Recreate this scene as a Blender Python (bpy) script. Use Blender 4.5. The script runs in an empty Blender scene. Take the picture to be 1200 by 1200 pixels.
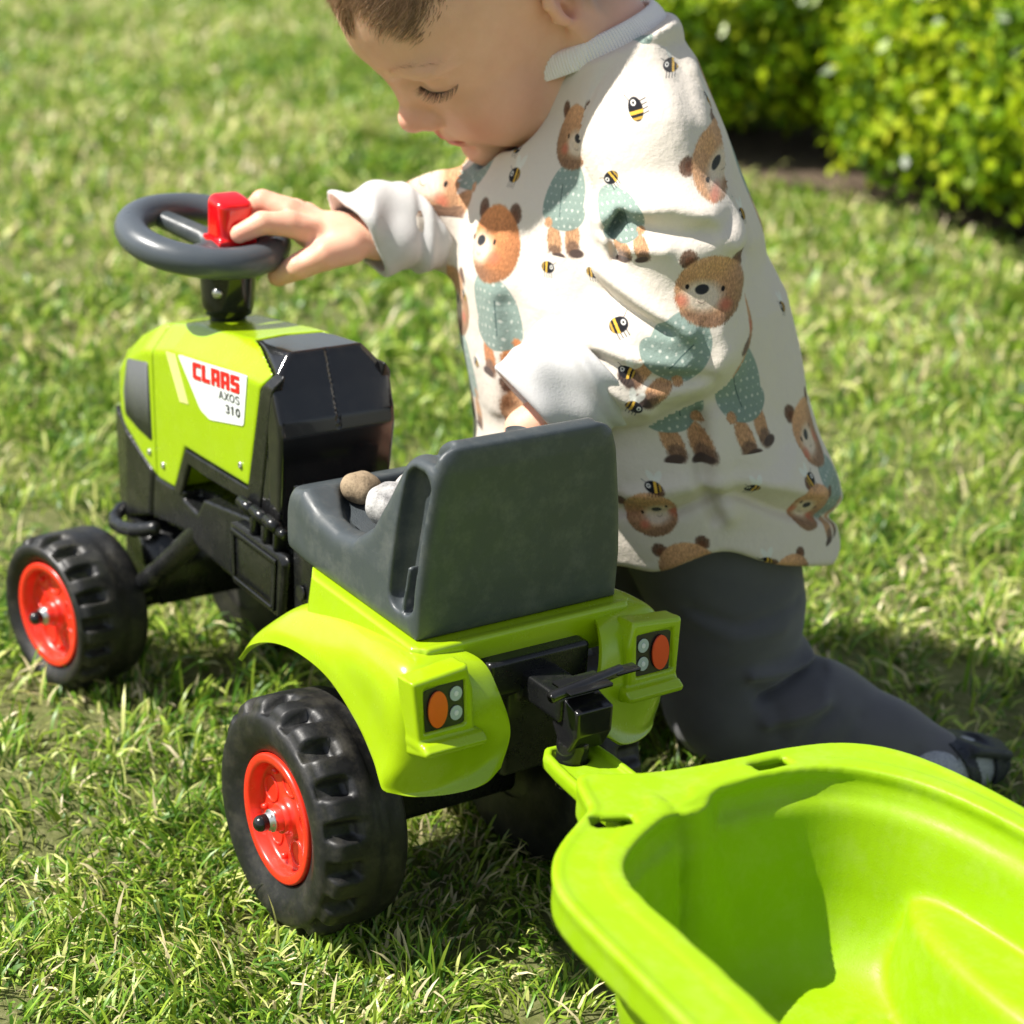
import bpy, bmesh, math, random
import numpy as np
from mathutils import Vector, Matrix
random.seed(7)
RNG = np.random.default_rng(7)
scene = bpy.context.scene
COL = scene.collection

# ---------------------------------------------------------------- camera
CAM = np.array([-1.1433, 0.7532, 0.8512])
YAW, PIT, ROL = math.radians(-35.4541), math.radians(21.5015), math.radians(3.2948)
_fw = np.array([math.cos(YAW) * math.cos(PIT), math.sin(YAW) * math.cos(PIT), -math.sin(PIT)])
_r = np.array([math.sin(YAW), -math.cos(YAW), 0.0])
_u = np.cross(_r, _fw)
_r2 = _r * math.cos(ROL) + _u * math.sin(ROL)
_u2 = -_r * math.sin(ROL) + _u * math.cos(ROL)
cam_data = bpy.data.cameras.new('camera')
cam = bpy.data.objects.new('camera', cam_data)
COL.objects.link(cam)
M = Matrix(((_r2[0], _u2[0], -_fw[0], CAM[0]), (_r2[1], _u2[1], -_fw[1], CAM[1]),
            (_r2[2], _u2[2], -_fw[2], CAM[2]), (0, 0, 0, 1)))
cam.matrix_world = M
cam_data.sensor_width = 36.0
cam_data.lens = 2355.956 / 1200 * 36.0
cam_data.clip_start = 0.05
cam_data.clip_end = 500
cam_data.dof.use_dof = True
cam_data.dof.focus_distance = 1.42
cam_data.dof.aperture_fstop = 5.6
scene.camera = cam
scene.render.resolution_x = scene.render.resolution_y = 1024

# ---------------------------------------------------------------- sky and sun
SUN_DIR = Vector((-0.36, -0.68, -1.0)).normalized()      # the way the light travels
world = bpy.data.worlds.new('World')
scene.world = world
world.use_nodes = True
wn, wl = world.node_tree.nodes, world.node_tree.links
for n in list(wn): wn.remove(n)
sky = wn.new('ShaderNodeTexSky'); sky.sky_type = 'NISHITA'; sky.sun_disc = False
sky.sun_elevation = math.asin(-SUN_DIR.z)
sky.sun_rotation = math.atan2(-SUN_DIR.x, -SUN_DIR.y)
bg = wn.new('ShaderNodeBackground'); bg.inputs['Strength'].default_value = 0.08
wo = wn.new('ShaderNodeOutputWorld')
hs_ = wn.new('ShaderNodeHueSaturation'); hs_.inputs['Saturation'].default_value = .55      # hazy, paler sky
wl.new(sky.outputs[0], hs_.inputs['Color']); wl.new(hs_.outputs[0], bg.inputs[0]); wl.new(bg.outputs[0], wo.inputs[0])
sun_data = bpy.data.lights.new('sun', 'SUN')
sun_data.energy = 5.0; sun_data.angle = math.radians(0.53); sun_data.color = (1.0, 0.955, 0.88)
sun = bpy.data.objects.new('sun', sun_data); COL.objects.link(sun)
sun.rotation_euler = SUN_DIR.to_track_quat('-Z', 'Y').to_euler()
sun.location = (2, 3, 5)
scene.view_settings.view_transform = 'Standard'
scene.view_settings.look = 'None'
scene.view_settings.exposure = 0.80
scene.view_settings.gamma = 1.0
scene.view_settings.use_curve_mapping = False

# ---------------------------------------------------------------- helpers: objects
def link(name, me, mat=None, parent=None, loc=None, mats=None):
    o = bpy.data.objects.new(name, me)
    COL.objects.link(o)
    if mats:
        for m in mats: me.materials.append(m)
    elif mat is not None and not me.materials: me.materials.append(mat)
    if parent is not None: o.parent = parent
    if loc is not None: o.location = loc
    return o

def tag(o, label=None, cat=None, group=None, kind=None):
    if label: o['label'] = label
    if cat: o['category'] = cat
    if group: o['group'] = group
    if kind: o['kind'] = kind
    return o

def empty(name, loc, label=None, cat=None, rz=0.0, group=None):
    o = bpy.data.objects.new(name, None); COL.objects.link(o)
    o.location = loc; o.rotation_euler = (0, 0, rz); o.empty_display_size = 0.05
    return tag(o, label, cat, group)

def inv(o, me):
    """move a mesh written in world coordinates into the space of its parent empty"""
    me.transform(Matrix.Translation(-Vector(o.location))); return me

def pymesh(name, v, f, smooth=True):
    me = bpy.data.meshes.new(name)
    me.from_pydata([tuple(map(float, p)) for p in v], [], [tuple(map(int, q)) for q in f])
    if smooth: me.polygons.foreach_set('use_smooth', [True] * len(me.polygons))
    me.update(); return me

def npmesh(name, v, f, smooth=True):
    v = np.asarray(v, np.float32); f = np.asarray(f, np.int32); k = f.shape[1]
    me = bpy.data.meshes.new(name)
    me.vertices.add(len(v)); me.vertices.foreach_set('co', v.ravel())
    me.loops.add(f.size); me.loops.foreach_set('vertex_index', f.ravel())
    me.polygons.add(len(f)); me.polygons.foreach_set('loop_start', np.arange(0, f.size, k, dtype=np.int32))
    me.polygons.foreach_set('loop_total', np.full(len(f), k, np.int32))
    if smooth: me.polygons.foreach_set('use_smooth', np.ones(len(f), bool))
    me.update(calc_edges=True); return me

def bm_mesh(name, bm, bevel=0.0, seg=2, angle=35):
    """bmesh to mesh, its hard edges rounded, faces smooth with weighted normals left to the modifier"""
    if bevel > 0:
        bm.edges.ensure_lookup_table()
        es = [e for e in bm.edges if len(e.link_faces) == 2 and e.calc_face_angle(0) > math.radians(angle)]
        bmesh.ops.bevel(bm, geom=es, offset=bevel, segments=seg, profile=0.5, affect='EDGES', clamp_overlap=True)
    bmesh.ops.recalc_face_normals(bm, faces=bm.faces)
    me = bpy.data.meshes.new(name); bm.to_mesh(me); bm.free()
    me.polygons.foreach_set('use_smooth', [True] * len(me.polygons)); me.update()
    return me

def wn_mod(o):
    m = o.modifiers.new('normals', 'WEIGHTED_NORMAL'); m.keep_sharp = True; m.weight = 80
    return o

def part(name, bm, mat, parent, bevel=0.0, seg=2, angle=35):
    me = bm_mesh(name, bm, bevel, seg, angle)
    if parent is not None:
        p = parent; off = Vector((0, 0, 0))
        while p is not None: off += Vector(p.location); p = p.parent
        me.transform(Matrix.Translation(-off))
    return wn_mod(link(name, me, mat, parent))

def world_part(name, me, mat, parent, mats=None):
    p = parent; off = Vector((0, 0, 0))
    while p is not None: off += Vector(p.location); p = p.parent
    me.transform(Matrix.Translation(-off))
    return link(name, me, mat, parent, mats=mats)

def NB(): return bmesh.new()

def add_box(bm, lo, hi, mtx=None):
    vs = [bm.verts.new((x, y, z)) for x in (lo[0], hi[0]) for y in (lo[1], hi[1]) for z in (lo[2], hi[2])]
    for q in ((0, 1, 3, 2), (4, 6, 7, 5), (0, 4, 5, 1), (2, 3, 7, 6), (0, 2, 6, 4), (1, 5, 7, 3)):
        bm.faces.new([vs[i] for i in q])
    if mtx is not None: bmesh.ops.transform(bm, matrix=mtx, verts=vs)
    return vs

def add_prism(bm, poly, axis, a, b):
    """poly in the two other axes, extruded from a to b along axis"""
    def P(p, t):
        q = [0, 0, 0]; o = [i for i in range(3) if i != axis]
        q[o[0]], q[o[1]], q[axis] = p[0], p[1], t
        return q
    A = [bm.verts.new(P(p, a)) for p in poly]; B = [bm.verts.new(P(p, b)) for p in poly]
    n = len(poly)
    bm.faces.new(A); bm.faces.new(B[::-1])
    for i in range(n): bm.faces.new((A[i], B[i], B[(i + 1) % n], A[(i + 1) % n]))
    return A + B

def frame_of(d):
    d = Vector(d).normalized()
    a = Vector((0, 0, 1)) if abs(d.z) < .9 else Vector((1, 0, 0))
    x = d.cross(a).normalized(); y = d.cross(x).normalized()
    return x, y, d

def add_tube(bm, p, q, r0, r1=None, n=16, cap=True):
    r1 = r0 if r1 is None else r1
    p, q = Vector(p), Vector(q); x, y, d = frame_of(q - p)
    A = [bm.verts.new(p + (x * math.cos(t) + y * math.sin(t)) * r0) for t in [2 * math.pi * i / n for i in range(n)]]
    B = [bm.verts.new(q + (x * math.cos(t) + y * math.sin(t)) * r1) for t in [2 * math.pi * i / n for i in range(n)]]
    for i in range(n): bm.faces.new((A[i], A[(i + 1) % n], B[(i + 1) % n], B[i]))
    if cap: bm.faces.new(A[::-1]); bm.faces.new(B)
    return A + B

def add_lathe(bm, prof, origin, axis, n=32, closed=False):
    """prof: (distance along axis, radius) pairs"""
    x, y, d = frame_of(axis); o = Vector(origin); rings = []
    for (t, r) in prof:
        if r < 1e-6: rings.append([bm.verts.new(o + d * t)])
        else: rings.append([bm.verts.new(o + d * t + (x * math.cos(a) + y * math.sin(a)) * r) for a in [2 * math.pi * i / n for i in range(n)]])
    seq = list(zip(rings, rings[1:])) + ([(rings[-1], rings[0])] if closed else [])
    for A, B in seq:
        if len(A) == 1 and len(B) == 1: continue
        for i in range(n):
            j = (i + 1) % n
            if len(A) == 1: bm.faces.new((A[0], B[j], B[i]))
            elif len(B) == 1: bm.faces.new((A[i], A[j], B[0]))
            else: bm.faces.new((A[i], A[j], B[j], B[i]))

def catmull(P, n):
    """P: list of points, n samples per span"""
    P = np.asarray(P, float); Q = np.vstack([2 * P[0] - P[1], P, 2 * P[-1] - P[-2]]); out = []
    for i in range(len(P) - 1):
        a, b, c, d = Q[i:i + 4]
        for k in range(n):
            t = k / n
            out.append(.5 * ((2 * b) + (c - a) * t + (2 * a - 5 * b + 4 * c - d) * t * t + (-a + 3 * b - 3 * c + d) * t ** 3))
    out.append(P[-1]); return np.array(out)

def patch(ctrl, nu, nv):
    """smooth sheet through a grid of control points ctrl[i][j] -> (verts, quads)"""
    C = np.asarray(ctrl, float)
    A = np.stack([catmull(C[i], nv) for i in range(C.shape[0])])           # rows dense in v
    B = np.stack([catmull(A[:, j], nu) for j in range(A.shape[1])], 1)
    R_, S_ = B.shape[:2]; idx = np.arange(R_ * S_).reshape(R_, S_)
    f = np.stack([idx[:-1, :-1], idx[:-1, 1:], idx[1:, 1:], idx[1:, :-1]], -1).reshape(-1, 4)
    return B.reshape(-1, 3), f

# ---------------------------------------------------------------- helpers: signed distance modelling
def smin(a, b, k):
    h = np.clip(.5 + .5 * (b - a) / k, 0, 1)
    return b * (1 - h) + a * h - k * h * (1 - h)
def smax(a, b, k): return -smin(-a, -b, k)
def sstep(x, a, b):
    t = np.clip((x - a) / (b - a), 0, 1); return t * t * (3 - 2 * t)
def vlen(v): return np.sqrt((v * v).sum(-1))
def s_ell(P, c, r, Rm=None):
    q = P - np.asarray(c)
    if Rm is not None: q = q @ Rm
    r = np.asarray(r, float)
    k0 = vlen(q / r); k1 = vlen(q / (r * r)) + 1e-9
    return k0 * (k0 - 1) / k1
def s_cap(P, a, b, r0, r1):
    a, b = np.asarray(a, float), np.asarray(b, float); ab = b - a
    t = np.clip(((P - a) @ ab) / (ab @ ab), 0, 1)
    return vlen(P - (a + t[:, None] * ab)) - (r0 + (r1 - r0) * t)
def s_chain(P, pts, rad, k):
    d = None
    for i in range(len(pts) - 1):
        e = s_cap(P, pts[i], pts[i + 1], rad[i], rad[i + 1])
        d = e if d is None else smin(d, e, k)
    return d
def s_box(P, c, h, r=0.0, Rm=None):
    q = P - np.asarray(c)
    if Rm is not None: q = q @ Rm
    q = np.abs(q) - (np.asarray(h) - r)
    return vlen(np.maximum(q, 0)) + np.minimum(q.max(-1), 0) - r
def s_poly(Q, poly):
    """2D signed distance to a polygon"""
    V = np.asarray(poly, float); n = len(V); d = np.full(len(Q), 1e9); s = np.ones(len(Q))
    j = n - 1
    for i in range(n):
        e = V[j] - V[i]; w = Q - V[i]
        b = w - e * np.clip((w @ e) / (e @ e), 0, 1)[:, None]
        d = np.minimum(d, (b * b).sum(-1))
        c1 = Q[:, 1] >= V[i, 1]; c2 = Q[:, 1] < V[j, 1]; c3 = e[0] * w[:, 1] > e[1] * w[:, 0]
        fl = (c1 & c2 & c3) | (~c1 & ~c2 & ~c3)
        s = np.where(fl, -s, s); j = i
    return s * np.sqrt(d)
def polydist(Q, line):
    """distance to an open polyline (any dimension)"""
    L = np.asarray(line, float); d = np.full(len(Q), 1e9)
    for i in range(len(L) - 1):
        e = L[i + 1] - L[i]; w = Q - L[i]
        b = w - e * np.clip((w @ e) / (e @ e + 1e-12), 0, 1)[:, None]
        d = np.minimum(d, (b * b).sum(-1))
    return np.sqrt(d)

def sdf_surface(fn, lo, hi, h, project=2, slack=1.6):
    lo = np.asarray(lo, float); hi = np.asarray(hi, float); B = 4
    nb = np.ceil((hi - lo) / (h * B)).astype(int); n = nb * B + 1
    cen = [lo[a] + (np.arange(nb[a]) + .5) * B * h for a in range(3)]
    G = np.stack(np.meshgrid(*cen, indexing='ij'), -1).reshape(-1, 3)
    dc = fn(G).reshape(nb)
    act = np.abs(dc) < B * h * .87 * slack
    vals = np.ones(n, np.float32)
    sg = np.repeat(np.repeat(np.repeat(np.sign(dc), B, 0), B, 1), B, 2)
    vals[:-1, :-1, :-1] = sg
    vals[vals == 0] = 1
    m = np.zeros(n, bool); a = np.argwhere(act)
    mm = np.zeros(n, bool)
    big = np.repeat(np.repeat(np.repeat(act, B, 0), B, 1), B, 2)
    mm[:-1, :-1, :-1] |= big
    for ax in range(3):
        sh = [slice(None)] * 3; s2 = [slice(None)] * 3; sh[ax] = slice(1, None); s2[ax] = slice(None, -1)
        t = mm.copy(); t[tuple(sh)] |= mm[tuple(s2)]; mm = t
    idx = np.argwhere(mm)
    v = np.empty(len(idx))
    for s in range(0, len(idx), 400000):
        v[s:s + 400000] = fn(lo + idx[s:s + 400000] * h)
    vals[mm] = v
    # cells
    c = np.zeros(np.array(n) - 1, bool)
    neg = vals < 0; cnt = np.zeros(np.array(n) - 1, np.int8)
    for i in (0, 1):
        for j in (0, 1):
            for k in (0, 1):
                cnt += neg[i:n[0] - 1 + i, j:n[1] - 1 + j, k:n[2] - 1 + k]
    cell = (cnt > 0) & (cnt < 8)
    ci = np.argwhere(cell); cid = -np.ones(cell.shape, np.int64); cid[cell] = np.arange(len(ci))
    acc = np.zeros((len(ci), 3)); num = np.zeros(len(ci))
    for ax in range(3):
        o = [a_ for a_ in range(3) if a_ != ax]
        for p in (0, 1):
            for q in (0, 1):
                s = np.zeros(3, int); s[o[0]] = p; s[o[1]] = q
                e = s.copy(); e[ax] = 1
                A = vals[tuple((ci + s).T)]; Bv = vals[tuple((ci + e).T)]
                x = (A < 0) != (Bv < 0)
                t = np.where(x, A / (A - Bv + 1e-20), 0)
                pos = np.tile(s.astype(float), (len(ci), 1)); pos[:, ax] += t
                acc += pos * x[:, None]; num += x
    V = lo + (ci + acc / num[:, None]) * h
    F = []
    for ax in range(3):
        o1, o2 = [(1, 2), (2, 0), (0, 1)][ax]
        sl0 = [slice(1, -1)] * 3; sl0[ax] = slice(0, -1)
        s1 = list(sl0); s1[ax] = slice(1, None)
        A = neg[tuple(sl0)]; Bv = neg[tuple(s1)]
        cr = np.argwhere(A != Bv)
        off = np.array([1, 1, 1]); off[ax] = 0
        g = cr + off
        d1 = np.zeros(3, int); d1[o1] = 1; d2 = np.zeros(3, int); d2[o2] = 1
        q = np.stack([cid[tuple((g - d1 - d2).T)], cid[tuple((g - d2).T)], cid[tuple(g.T)], cid[tuple((g - d1).T)]], 1)
        inside = neg[tuple(g.T)]
        q[~inside] = q[~inside][:, ::-1]
        F.append(q)
    F = np.vstack(F); F = F[(F >= 0).all(1)]
    e = h * .25
    K = np.array([[1, -1, -1], [-1, -1, 1], [-1, 1, -1], [1, 1, 1]], float)
    for _ in range(project):
        g = sum(k * fn(V + k * e)[:, None] for k in K) / (4 * e)
        d = fn(V); gl = (g * g).sum(-1) + 1e-6
        st = -(d / gl)[:, None] * g
        ln = vlen(st); st *= np.minimum(1, h * .7 / (ln + 1e-12))[:, None]
        V = V + st
    return V, F

def sdf_mesh(name, fn, lo, hi, h, project=2, slack=1.6):
    V, F = sdf_surface(fn, lo, hi, h, project, slack)
    return npmesh(name, V, F)

# ---------------------------------------------------------------- helpers: materials
def nodes(name):
    m = bpy.data.materials.new(name); m.use_nodes = True
    nt = m.node_tree; b = nt.nodes['Principled BSDF']
    return m, nt, b
def setin(b, **kw):
    for k, v in kw.items():
        b.inputs[k.replace('_', ' ')].default_value = v
def noise(nt, scale, detail=4, rough=.55, coord='Object'):
    tc = nt.nodes.new('ShaderNodeTexCoord'); nz = nt.nodes.new('ShaderNodeTexNoise')
    nz.inputs['Scale'].default_value = scale; nz.inputs['Detail'].default_value = detail; nz.inputs['Roughness'].default_value = rough
    nt.links.new(tc.outputs[coord], nz.inputs['Vector']); return nz
def ramp(nt, src, stops):
    r = nt.nodes.new('ShaderNodeValToRGB'); nt.links.new(src, r.inputs[0])
    while len(r.color_ramp.elements) < len(stops): r.color_ramp.elements.new(.5)
    for e, (p, c) in zip(r.color_ramp.elements, stops):
        e.position = p; e.color = (*c, 1) if len(c) == 3 else c
    return r
def bump(nt, b, src, strength, dist=0.001, prev=None):
    n = nt.nodes.new('ShaderNodeBump'); n.inputs['Strength'].default_value = strength; n.inputs['Distance'].default_value = dist
    nt.links.new(src, n.inputs['Height'])
    if prev is not None: nt.links.new(prev.outputs[0], n.inputs['Normal'])
    nt.links.new(n.outputs[0], b.inputs['Normal']); return n
def plastic(name, col, rough=.35, var=.06, spec=.5, grain=0.0, gs=900, dust=None, dust_amt=.25, coat=0.0, sss=0.0, scratch=0.0):
    m, nt, b = nodes(name)
    n1 = noise(nt, 14, 5)
    lo = tuple(max(0, c * (1 - var)) for c in col); hi = tuple(min(1, c * (1 + var)) for c in col)
    cr = ramp(nt, n1.outputs[0], [(.3, lo), (.7, hi)])
    src = cr.outputs[0]
    n2 = noise(nt, 60, 8, .7)
    rr = ramp(nt, n2.outputs[0], [(.35, (rough * .8,) * 3), (.7, (min(1, rough * 1.3),) * 3)])
    nt.links.new(rr.outputs[0], b.inputs['Roughness'])
    if dust is not None:
        n3 = noise(nt, 38, 10, .75)
        dr = ramp(nt, n3.outputs[0], [(.48, (0, 0, 0)), (.72, (dust_amt,) * 3)])
        mx = nt.nodes.new('ShaderNodeMix'); mx.data_type = 'RGBA'
        nt.links.new(dr.outputs[0], mx.inputs[0]); nt.links.new(src, mx.inputs[6]); mx.inputs[7].default_value = (*dust, 1)
        src = mx.outputs[2]
    nt.links.new(src, b.inputs['Base Color'])
    b.inputs['Specular IOR Level'].default_value = spec
    b.inputs['Coat Weight'].default_value = coat
    if sss > 0:
        b.inputs['Subsurface Weight'].default_value = sss; b.inputs['Subsurface Radius'].default_value = tuple(.3 + c for c in col); b.inputs['Subsurface Scale'].default_value = .006
    if scratch > 0:
        tc2 = nt.nodes.new('ShaderNodeTexCoord'); mp = nt.nodes.new('ShaderNodeMapping'); mp.inputs['Scale'].default_value = (9, 160, 160); mp.inputs['Rotation'].default_value = (.3, .2, .7)
        ns = nt.nodes.new('ShaderNodeTexNoise'); ns.inputs['Scale'].default_value = 6; ns.inputs['Detail'].default_value = 2
        nt.links.new(tc2.outputs['Object'], mp.inputs[0]); nt.links.new(mp.outputs[0], ns.inputs['Vector'])
        sr = ramp(nt, ns.outputs[0], [(.66, (0, 0, 0)), (.72, (1, 1, 1))])
        sb = bump(nt, b, sr.outputs[0], scratch, .0008)
    if grain > 0:
        n4 = noise(nt, gs, 3)
        bump(nt, b, n4.outputs[0], grain, .0006, sb if scratch > 0 else None)
    return m

MAT = {}
MAT['lime'] = plastic('lime_plastic', (.31, .465, .004), .24, .03, .5, coat=.25, grain=.03, gs=500, dust=(.5, .5, .2), dust_amt=.05)
MAT['lime_matt'] = plastic('lime_tub_plastic', (.250, .420, .003), .46, .05, .3, grain=.16, gs=700, dust=(.5, .5, .2), dust_amt=.14, scratch=.30)
MAT['grey'] = plastic('grey_plastic', (.046, .056, .061), .40, .05, .5, grain=.16, gs=1100, dust=(.25, .25, .22), dust_amt=.22, scratch=.20)
MAT['wheel_grey'] = plastic('steering_grey_plastic', (.068, .080, .092), .34, .05, .5, grain=.10, gs=1100)
MAT['grey_grain'] = plastic('grained_grey_plastic', (.050, .060, .066), .45, .05, .5, grain=1.0, gs=900)
MAT['black'] = plastic('black_plastic', (.0075, .008, .0085), .28, .1, .5, grain=.08, gs=700, dust=(.16, .15, .12), dust_amt=.12)
MAT['gloss_black'] = plastic('glossy_black_plastic', (.010, .010, .011), .16, .1, .5, coat=.2, dust=(.16, .15, .12), dust_amt=.06)
MAT['tyre'] = plastic('tyre_plastic', (.0075, .0075, .008), .50, .1, .5, grain=.25, gs=400, dust=(.20, .18, .13), dust_amt=.20)
MAT['red'] = plastic('red_plastic', (.72, .030, .012), .30, .04, .5, coat=.2)
MAT['redgloss'] = plastic('glossy_red_plastic', (.70, .004, .008), .15, .03, .5, coat=.5)
MAT['zinc'] = plastic('zinc', (.55, .55, .53), .3, .1); MAT['zinc'].node_tree.nodes['Principled BSDF'].inputs['Metallic'].default_value = .9
MAT['vent'] = plastic('grey_sticker', (.085, .09, .092), .5, .05)
MAT['white'] = plastic('white_sticker', (.72, .74, .73), .35, .02)
MAT['orange'] = plastic('orange_print', (.80, .13, .01), .35, .1)
MAT['amber'] = plastic('red_orange_print', (.78, .07, .015), .35, .1)
MAT['gold'] = plastic('gold_print', (.80, .72, .34), .4, .05)
MAT['printred'] = plastic('red_print', (.70, .008, .010), .35, .02)
MAT['printgrey'] = plastic('dark_print', (.05, .052, .055), .4, .02)
MAT['lamp'] = plastic('pale_print', (.42, .50, .47), .35, .1)
# ================================================================ GROUND
m, nt, b = nodes('lawn_soil')
n1 = noise(nt, 3.0, 8, .65); n2 = noise(nt, 90, 8, .8); n3 = noise(nt, 700, 4, .7)
c1 = ramp(nt, n2.outputs[0], [(.30, (.06, .055, .022)), (.48, (.19, .17, .07)), (.60, (.34, .29, .16)), (.75, (.50, .44, .29))])
c2 = ramp(nt, n1.outputs[0], [(.35, (.10, .17, .015)), (.65, (.24, .32, .05))])
mx = nt.nodes.new('ShaderNodeMix'); mx.data_type = 'RGBA'; mx.inputs[0].default_value = .42
nt.links.new(c1.outputs[0], mx.inputs[6]); nt.links.new(c2.outputs[0], mx.inputs[7])
nt.links.new(mx.outputs[2], b.inputs['Base Color']); setin(b, Roughness=.95)
b1 = bump(nt, b, n2.outputs[0], .8, .01); bump(nt, b, n3.outputs[0], .7, .002, b1)
MAT['soil'] = m
def ground_z(x, y):
    return .010 * np.sin(x * 1.7 + .4) * np.sin(y * 1.3 + 1.1) * np.clip((np.hypot(x - .1, y + .1) - .9) / 2, 0, 1)
gx = np.concatenate([-np.geomspace(60, 2.2, 14), np.linspace(-2, 8, 120), np.geomspace(8.6, 90, 16)])
gy = np.concatenate([-np.geomspace(90, 7.2, 16), np.linspace(-7, 3, 120), np.geomspace(3.4, 60, 14)])
GX, GY = np.meshgrid(gx, gy, indexing='ij')
V = np.stack([GX, GY, ground_z(GX, GY)], -1).reshape(-1, 3)
ix = np.arange(len(gx) * len(gy)).reshape(len(gx), len(gy))
F = np.stack([ix[:-1, :-1], ix[1:, :-1], ix[1:, 1:], ix[:-1, 1:]], -1).reshape(-1, 4)
tag(link('ground', npmesh('ground', V, F), MAT['soil']), kind='structure')

# soil bed under the hedge: BED polygon in x,y
m, nt, b = nodes('bed_soil')
n2 = noise(nt, 60, 8, .75)
c1 = ramp(nt, n2.outputs[0], [(.3, (.06, .04, .025)), (.55, (.20, .14, .09)), (.75, (.40, .31, .22))])
nt.links.new(c1.outputs[0], b.inputs['Base Color']); setin(b, Roughness=.95); bump(nt, b, n2.outputs[0], 1, .02)
MAT['bed'] = m
BED = [(2.50, -2.08), (1.95, -1.95), (1.66, -2.03), (1.40, -2.10), (1.10, -2.20), (.80, -2.40), (.7, -3.2), (1.9, -4.2), (3.2, -4.0), (3.3, -2.9), (3.0, -2.2)]
bm = NB(); vs = [bm.verts.new((x, y, .014)) for x, y in BED]; bm.faces.new(vs[::-1] if False else vs)
bmesh.ops.triangulate(bm, faces=list(bm.faces)); bmesh.ops.subdivide_edges(bm, edges=list(bm.edges), cuts=6)
bmesh.ops.triangulate(bm, faces=list(bm.faces))
for v in bm.verts:
    v.co.z = .012 + .012 * math.sin(v.co.x * 23) * math.sin(v.co.y * 19) * .5 + .02 * random.random() * .4
me = bm_mesh('soil_bed', bm)
tag(link('soil_bed', me, MAT['bed']), kind='structure')
# ================================================================ TRACTOR (x forward, y to its left)
tractor = empty('ride_on_tractor', (0, 0, 0), 'lime green and black plastic ride-on toy tractor with red wheel hubs standing on the lawn', 'toy tractor')

def hood_top(x): return np.interp(x, [.15, .179, .25, .35, .41, .455, .49], [.3835, .3830, .3770, .3620, .3455, .3235, .300])
def hood_w(x): return np.interp(x, [.15, .30, .42, .49], [.0535, .0525, .0500, .043])
OCT = [(-.031, 0), (.031, 0), (.0445, -.0085), (.0535, -.026), (.049, -.12), (.047, -.25), (-.047, -.25), (-.049, -.12), (-.0535, -.026), (-.0445, -.0085)]
def inset(poly, r):
    """shrink a convex polygon by r, so that growing it back by r rounds its corners"""
    V = np.array(poly, float); c = V.mean(0); n = len(V); L = []
    for i in range(n):
        a, b = V[i], V[(i + 1) % n]; e = (b - a) / np.linalg.norm(b - a); nn = np.array([-e[1], e[0]])
        if (c - a) @ nn < 0: nn = -nn
        L.append((a + nn * r, e))
    out = []
    for i in range(n):
        (p, e), (q, f) = L[i - 1], L[i]
        t = np.linalg.solve(np.array([e, -f]).T, q - p)[0]; out.append(tuple(p + e * t))
    return out
OCTR = inset([(-.0345, 0), (.0345, 0), (.0535, -.0225), (.047, -.25), (-.047, -.25), (-.0535, -.0225)], .011)
OCTC = inset([(-.0325, 0), (.0325, 0), (.0535, -.0245), (.047, -.25), (-.047, -.25), (-.0535, -.0245)], .006)
def octa(P, grow=0.0, tab=None):
    x = P[:, 0]; q = np.stack([P[:, 1] * (.0535 / hood_w(x)), P[:, 2] - hood_top(x)], 1)
    return s_poly(q, tab or OCTR) - .011 - grow
SIDE = [(.484, .245), (.470, .236), (.393, .2115), (.3865, .2105), (.356, .213), (.353, .2145), (.331, .2575), (.327, .2590), (.213, .264), (.2105, .267), (.188, .352), (.170, .380),
        (.168, .40), (.45, .40), (.495, .30), (.497, .262)]
def plan_d(P):
    return s_poly(P[:, :2], [(.15, -.06), (.15, .06), (.44, .06), (.482, .042), (.497, .028), (.497, -.028), (.482, -.042), (.44, -.06)])
def hood_fn(P):
    d = smax(octa(P), s_poly(P[:, [0, 2]], SIDE), .004)
    d = smax(d, plan_d(P), .006)
    # raised centre spine and shallow bonnet swell
    return d
SEAM = .3915
def hood_rear(P):
    d = smax(hood_fn(P), P[:, 0] - (SEAM - .0006), .0012)
    # the cowl sits in the rear of the top
    cw = smax(s_poly(P[:, :2], [(.140, -.060), (.140, .060), (.1735, .0470), (.2380, .0300), (.2440, 0), (.2380, -.0300), (.1735, -.0470)]), .345 - P[:, 2], .001)
    return smax(d, -(cw - .0005), .001)
def hood_front(P): return smax(hood_fn(P), (SEAM + .0006) - P[:, 0], .0012)
world_part('hood_panel', sdf_mesh('hood_panel', hood_rear, (.155, -.062, .195), (.402, .062, .392), .0018), MAT['lime'], tractor)
world_part('nose_panel', sdf_mesh('nose_panel', hood_front, (.384, -.062, .195), (.505, .062, .36), .0018), MAT['lime'], tractor)

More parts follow.
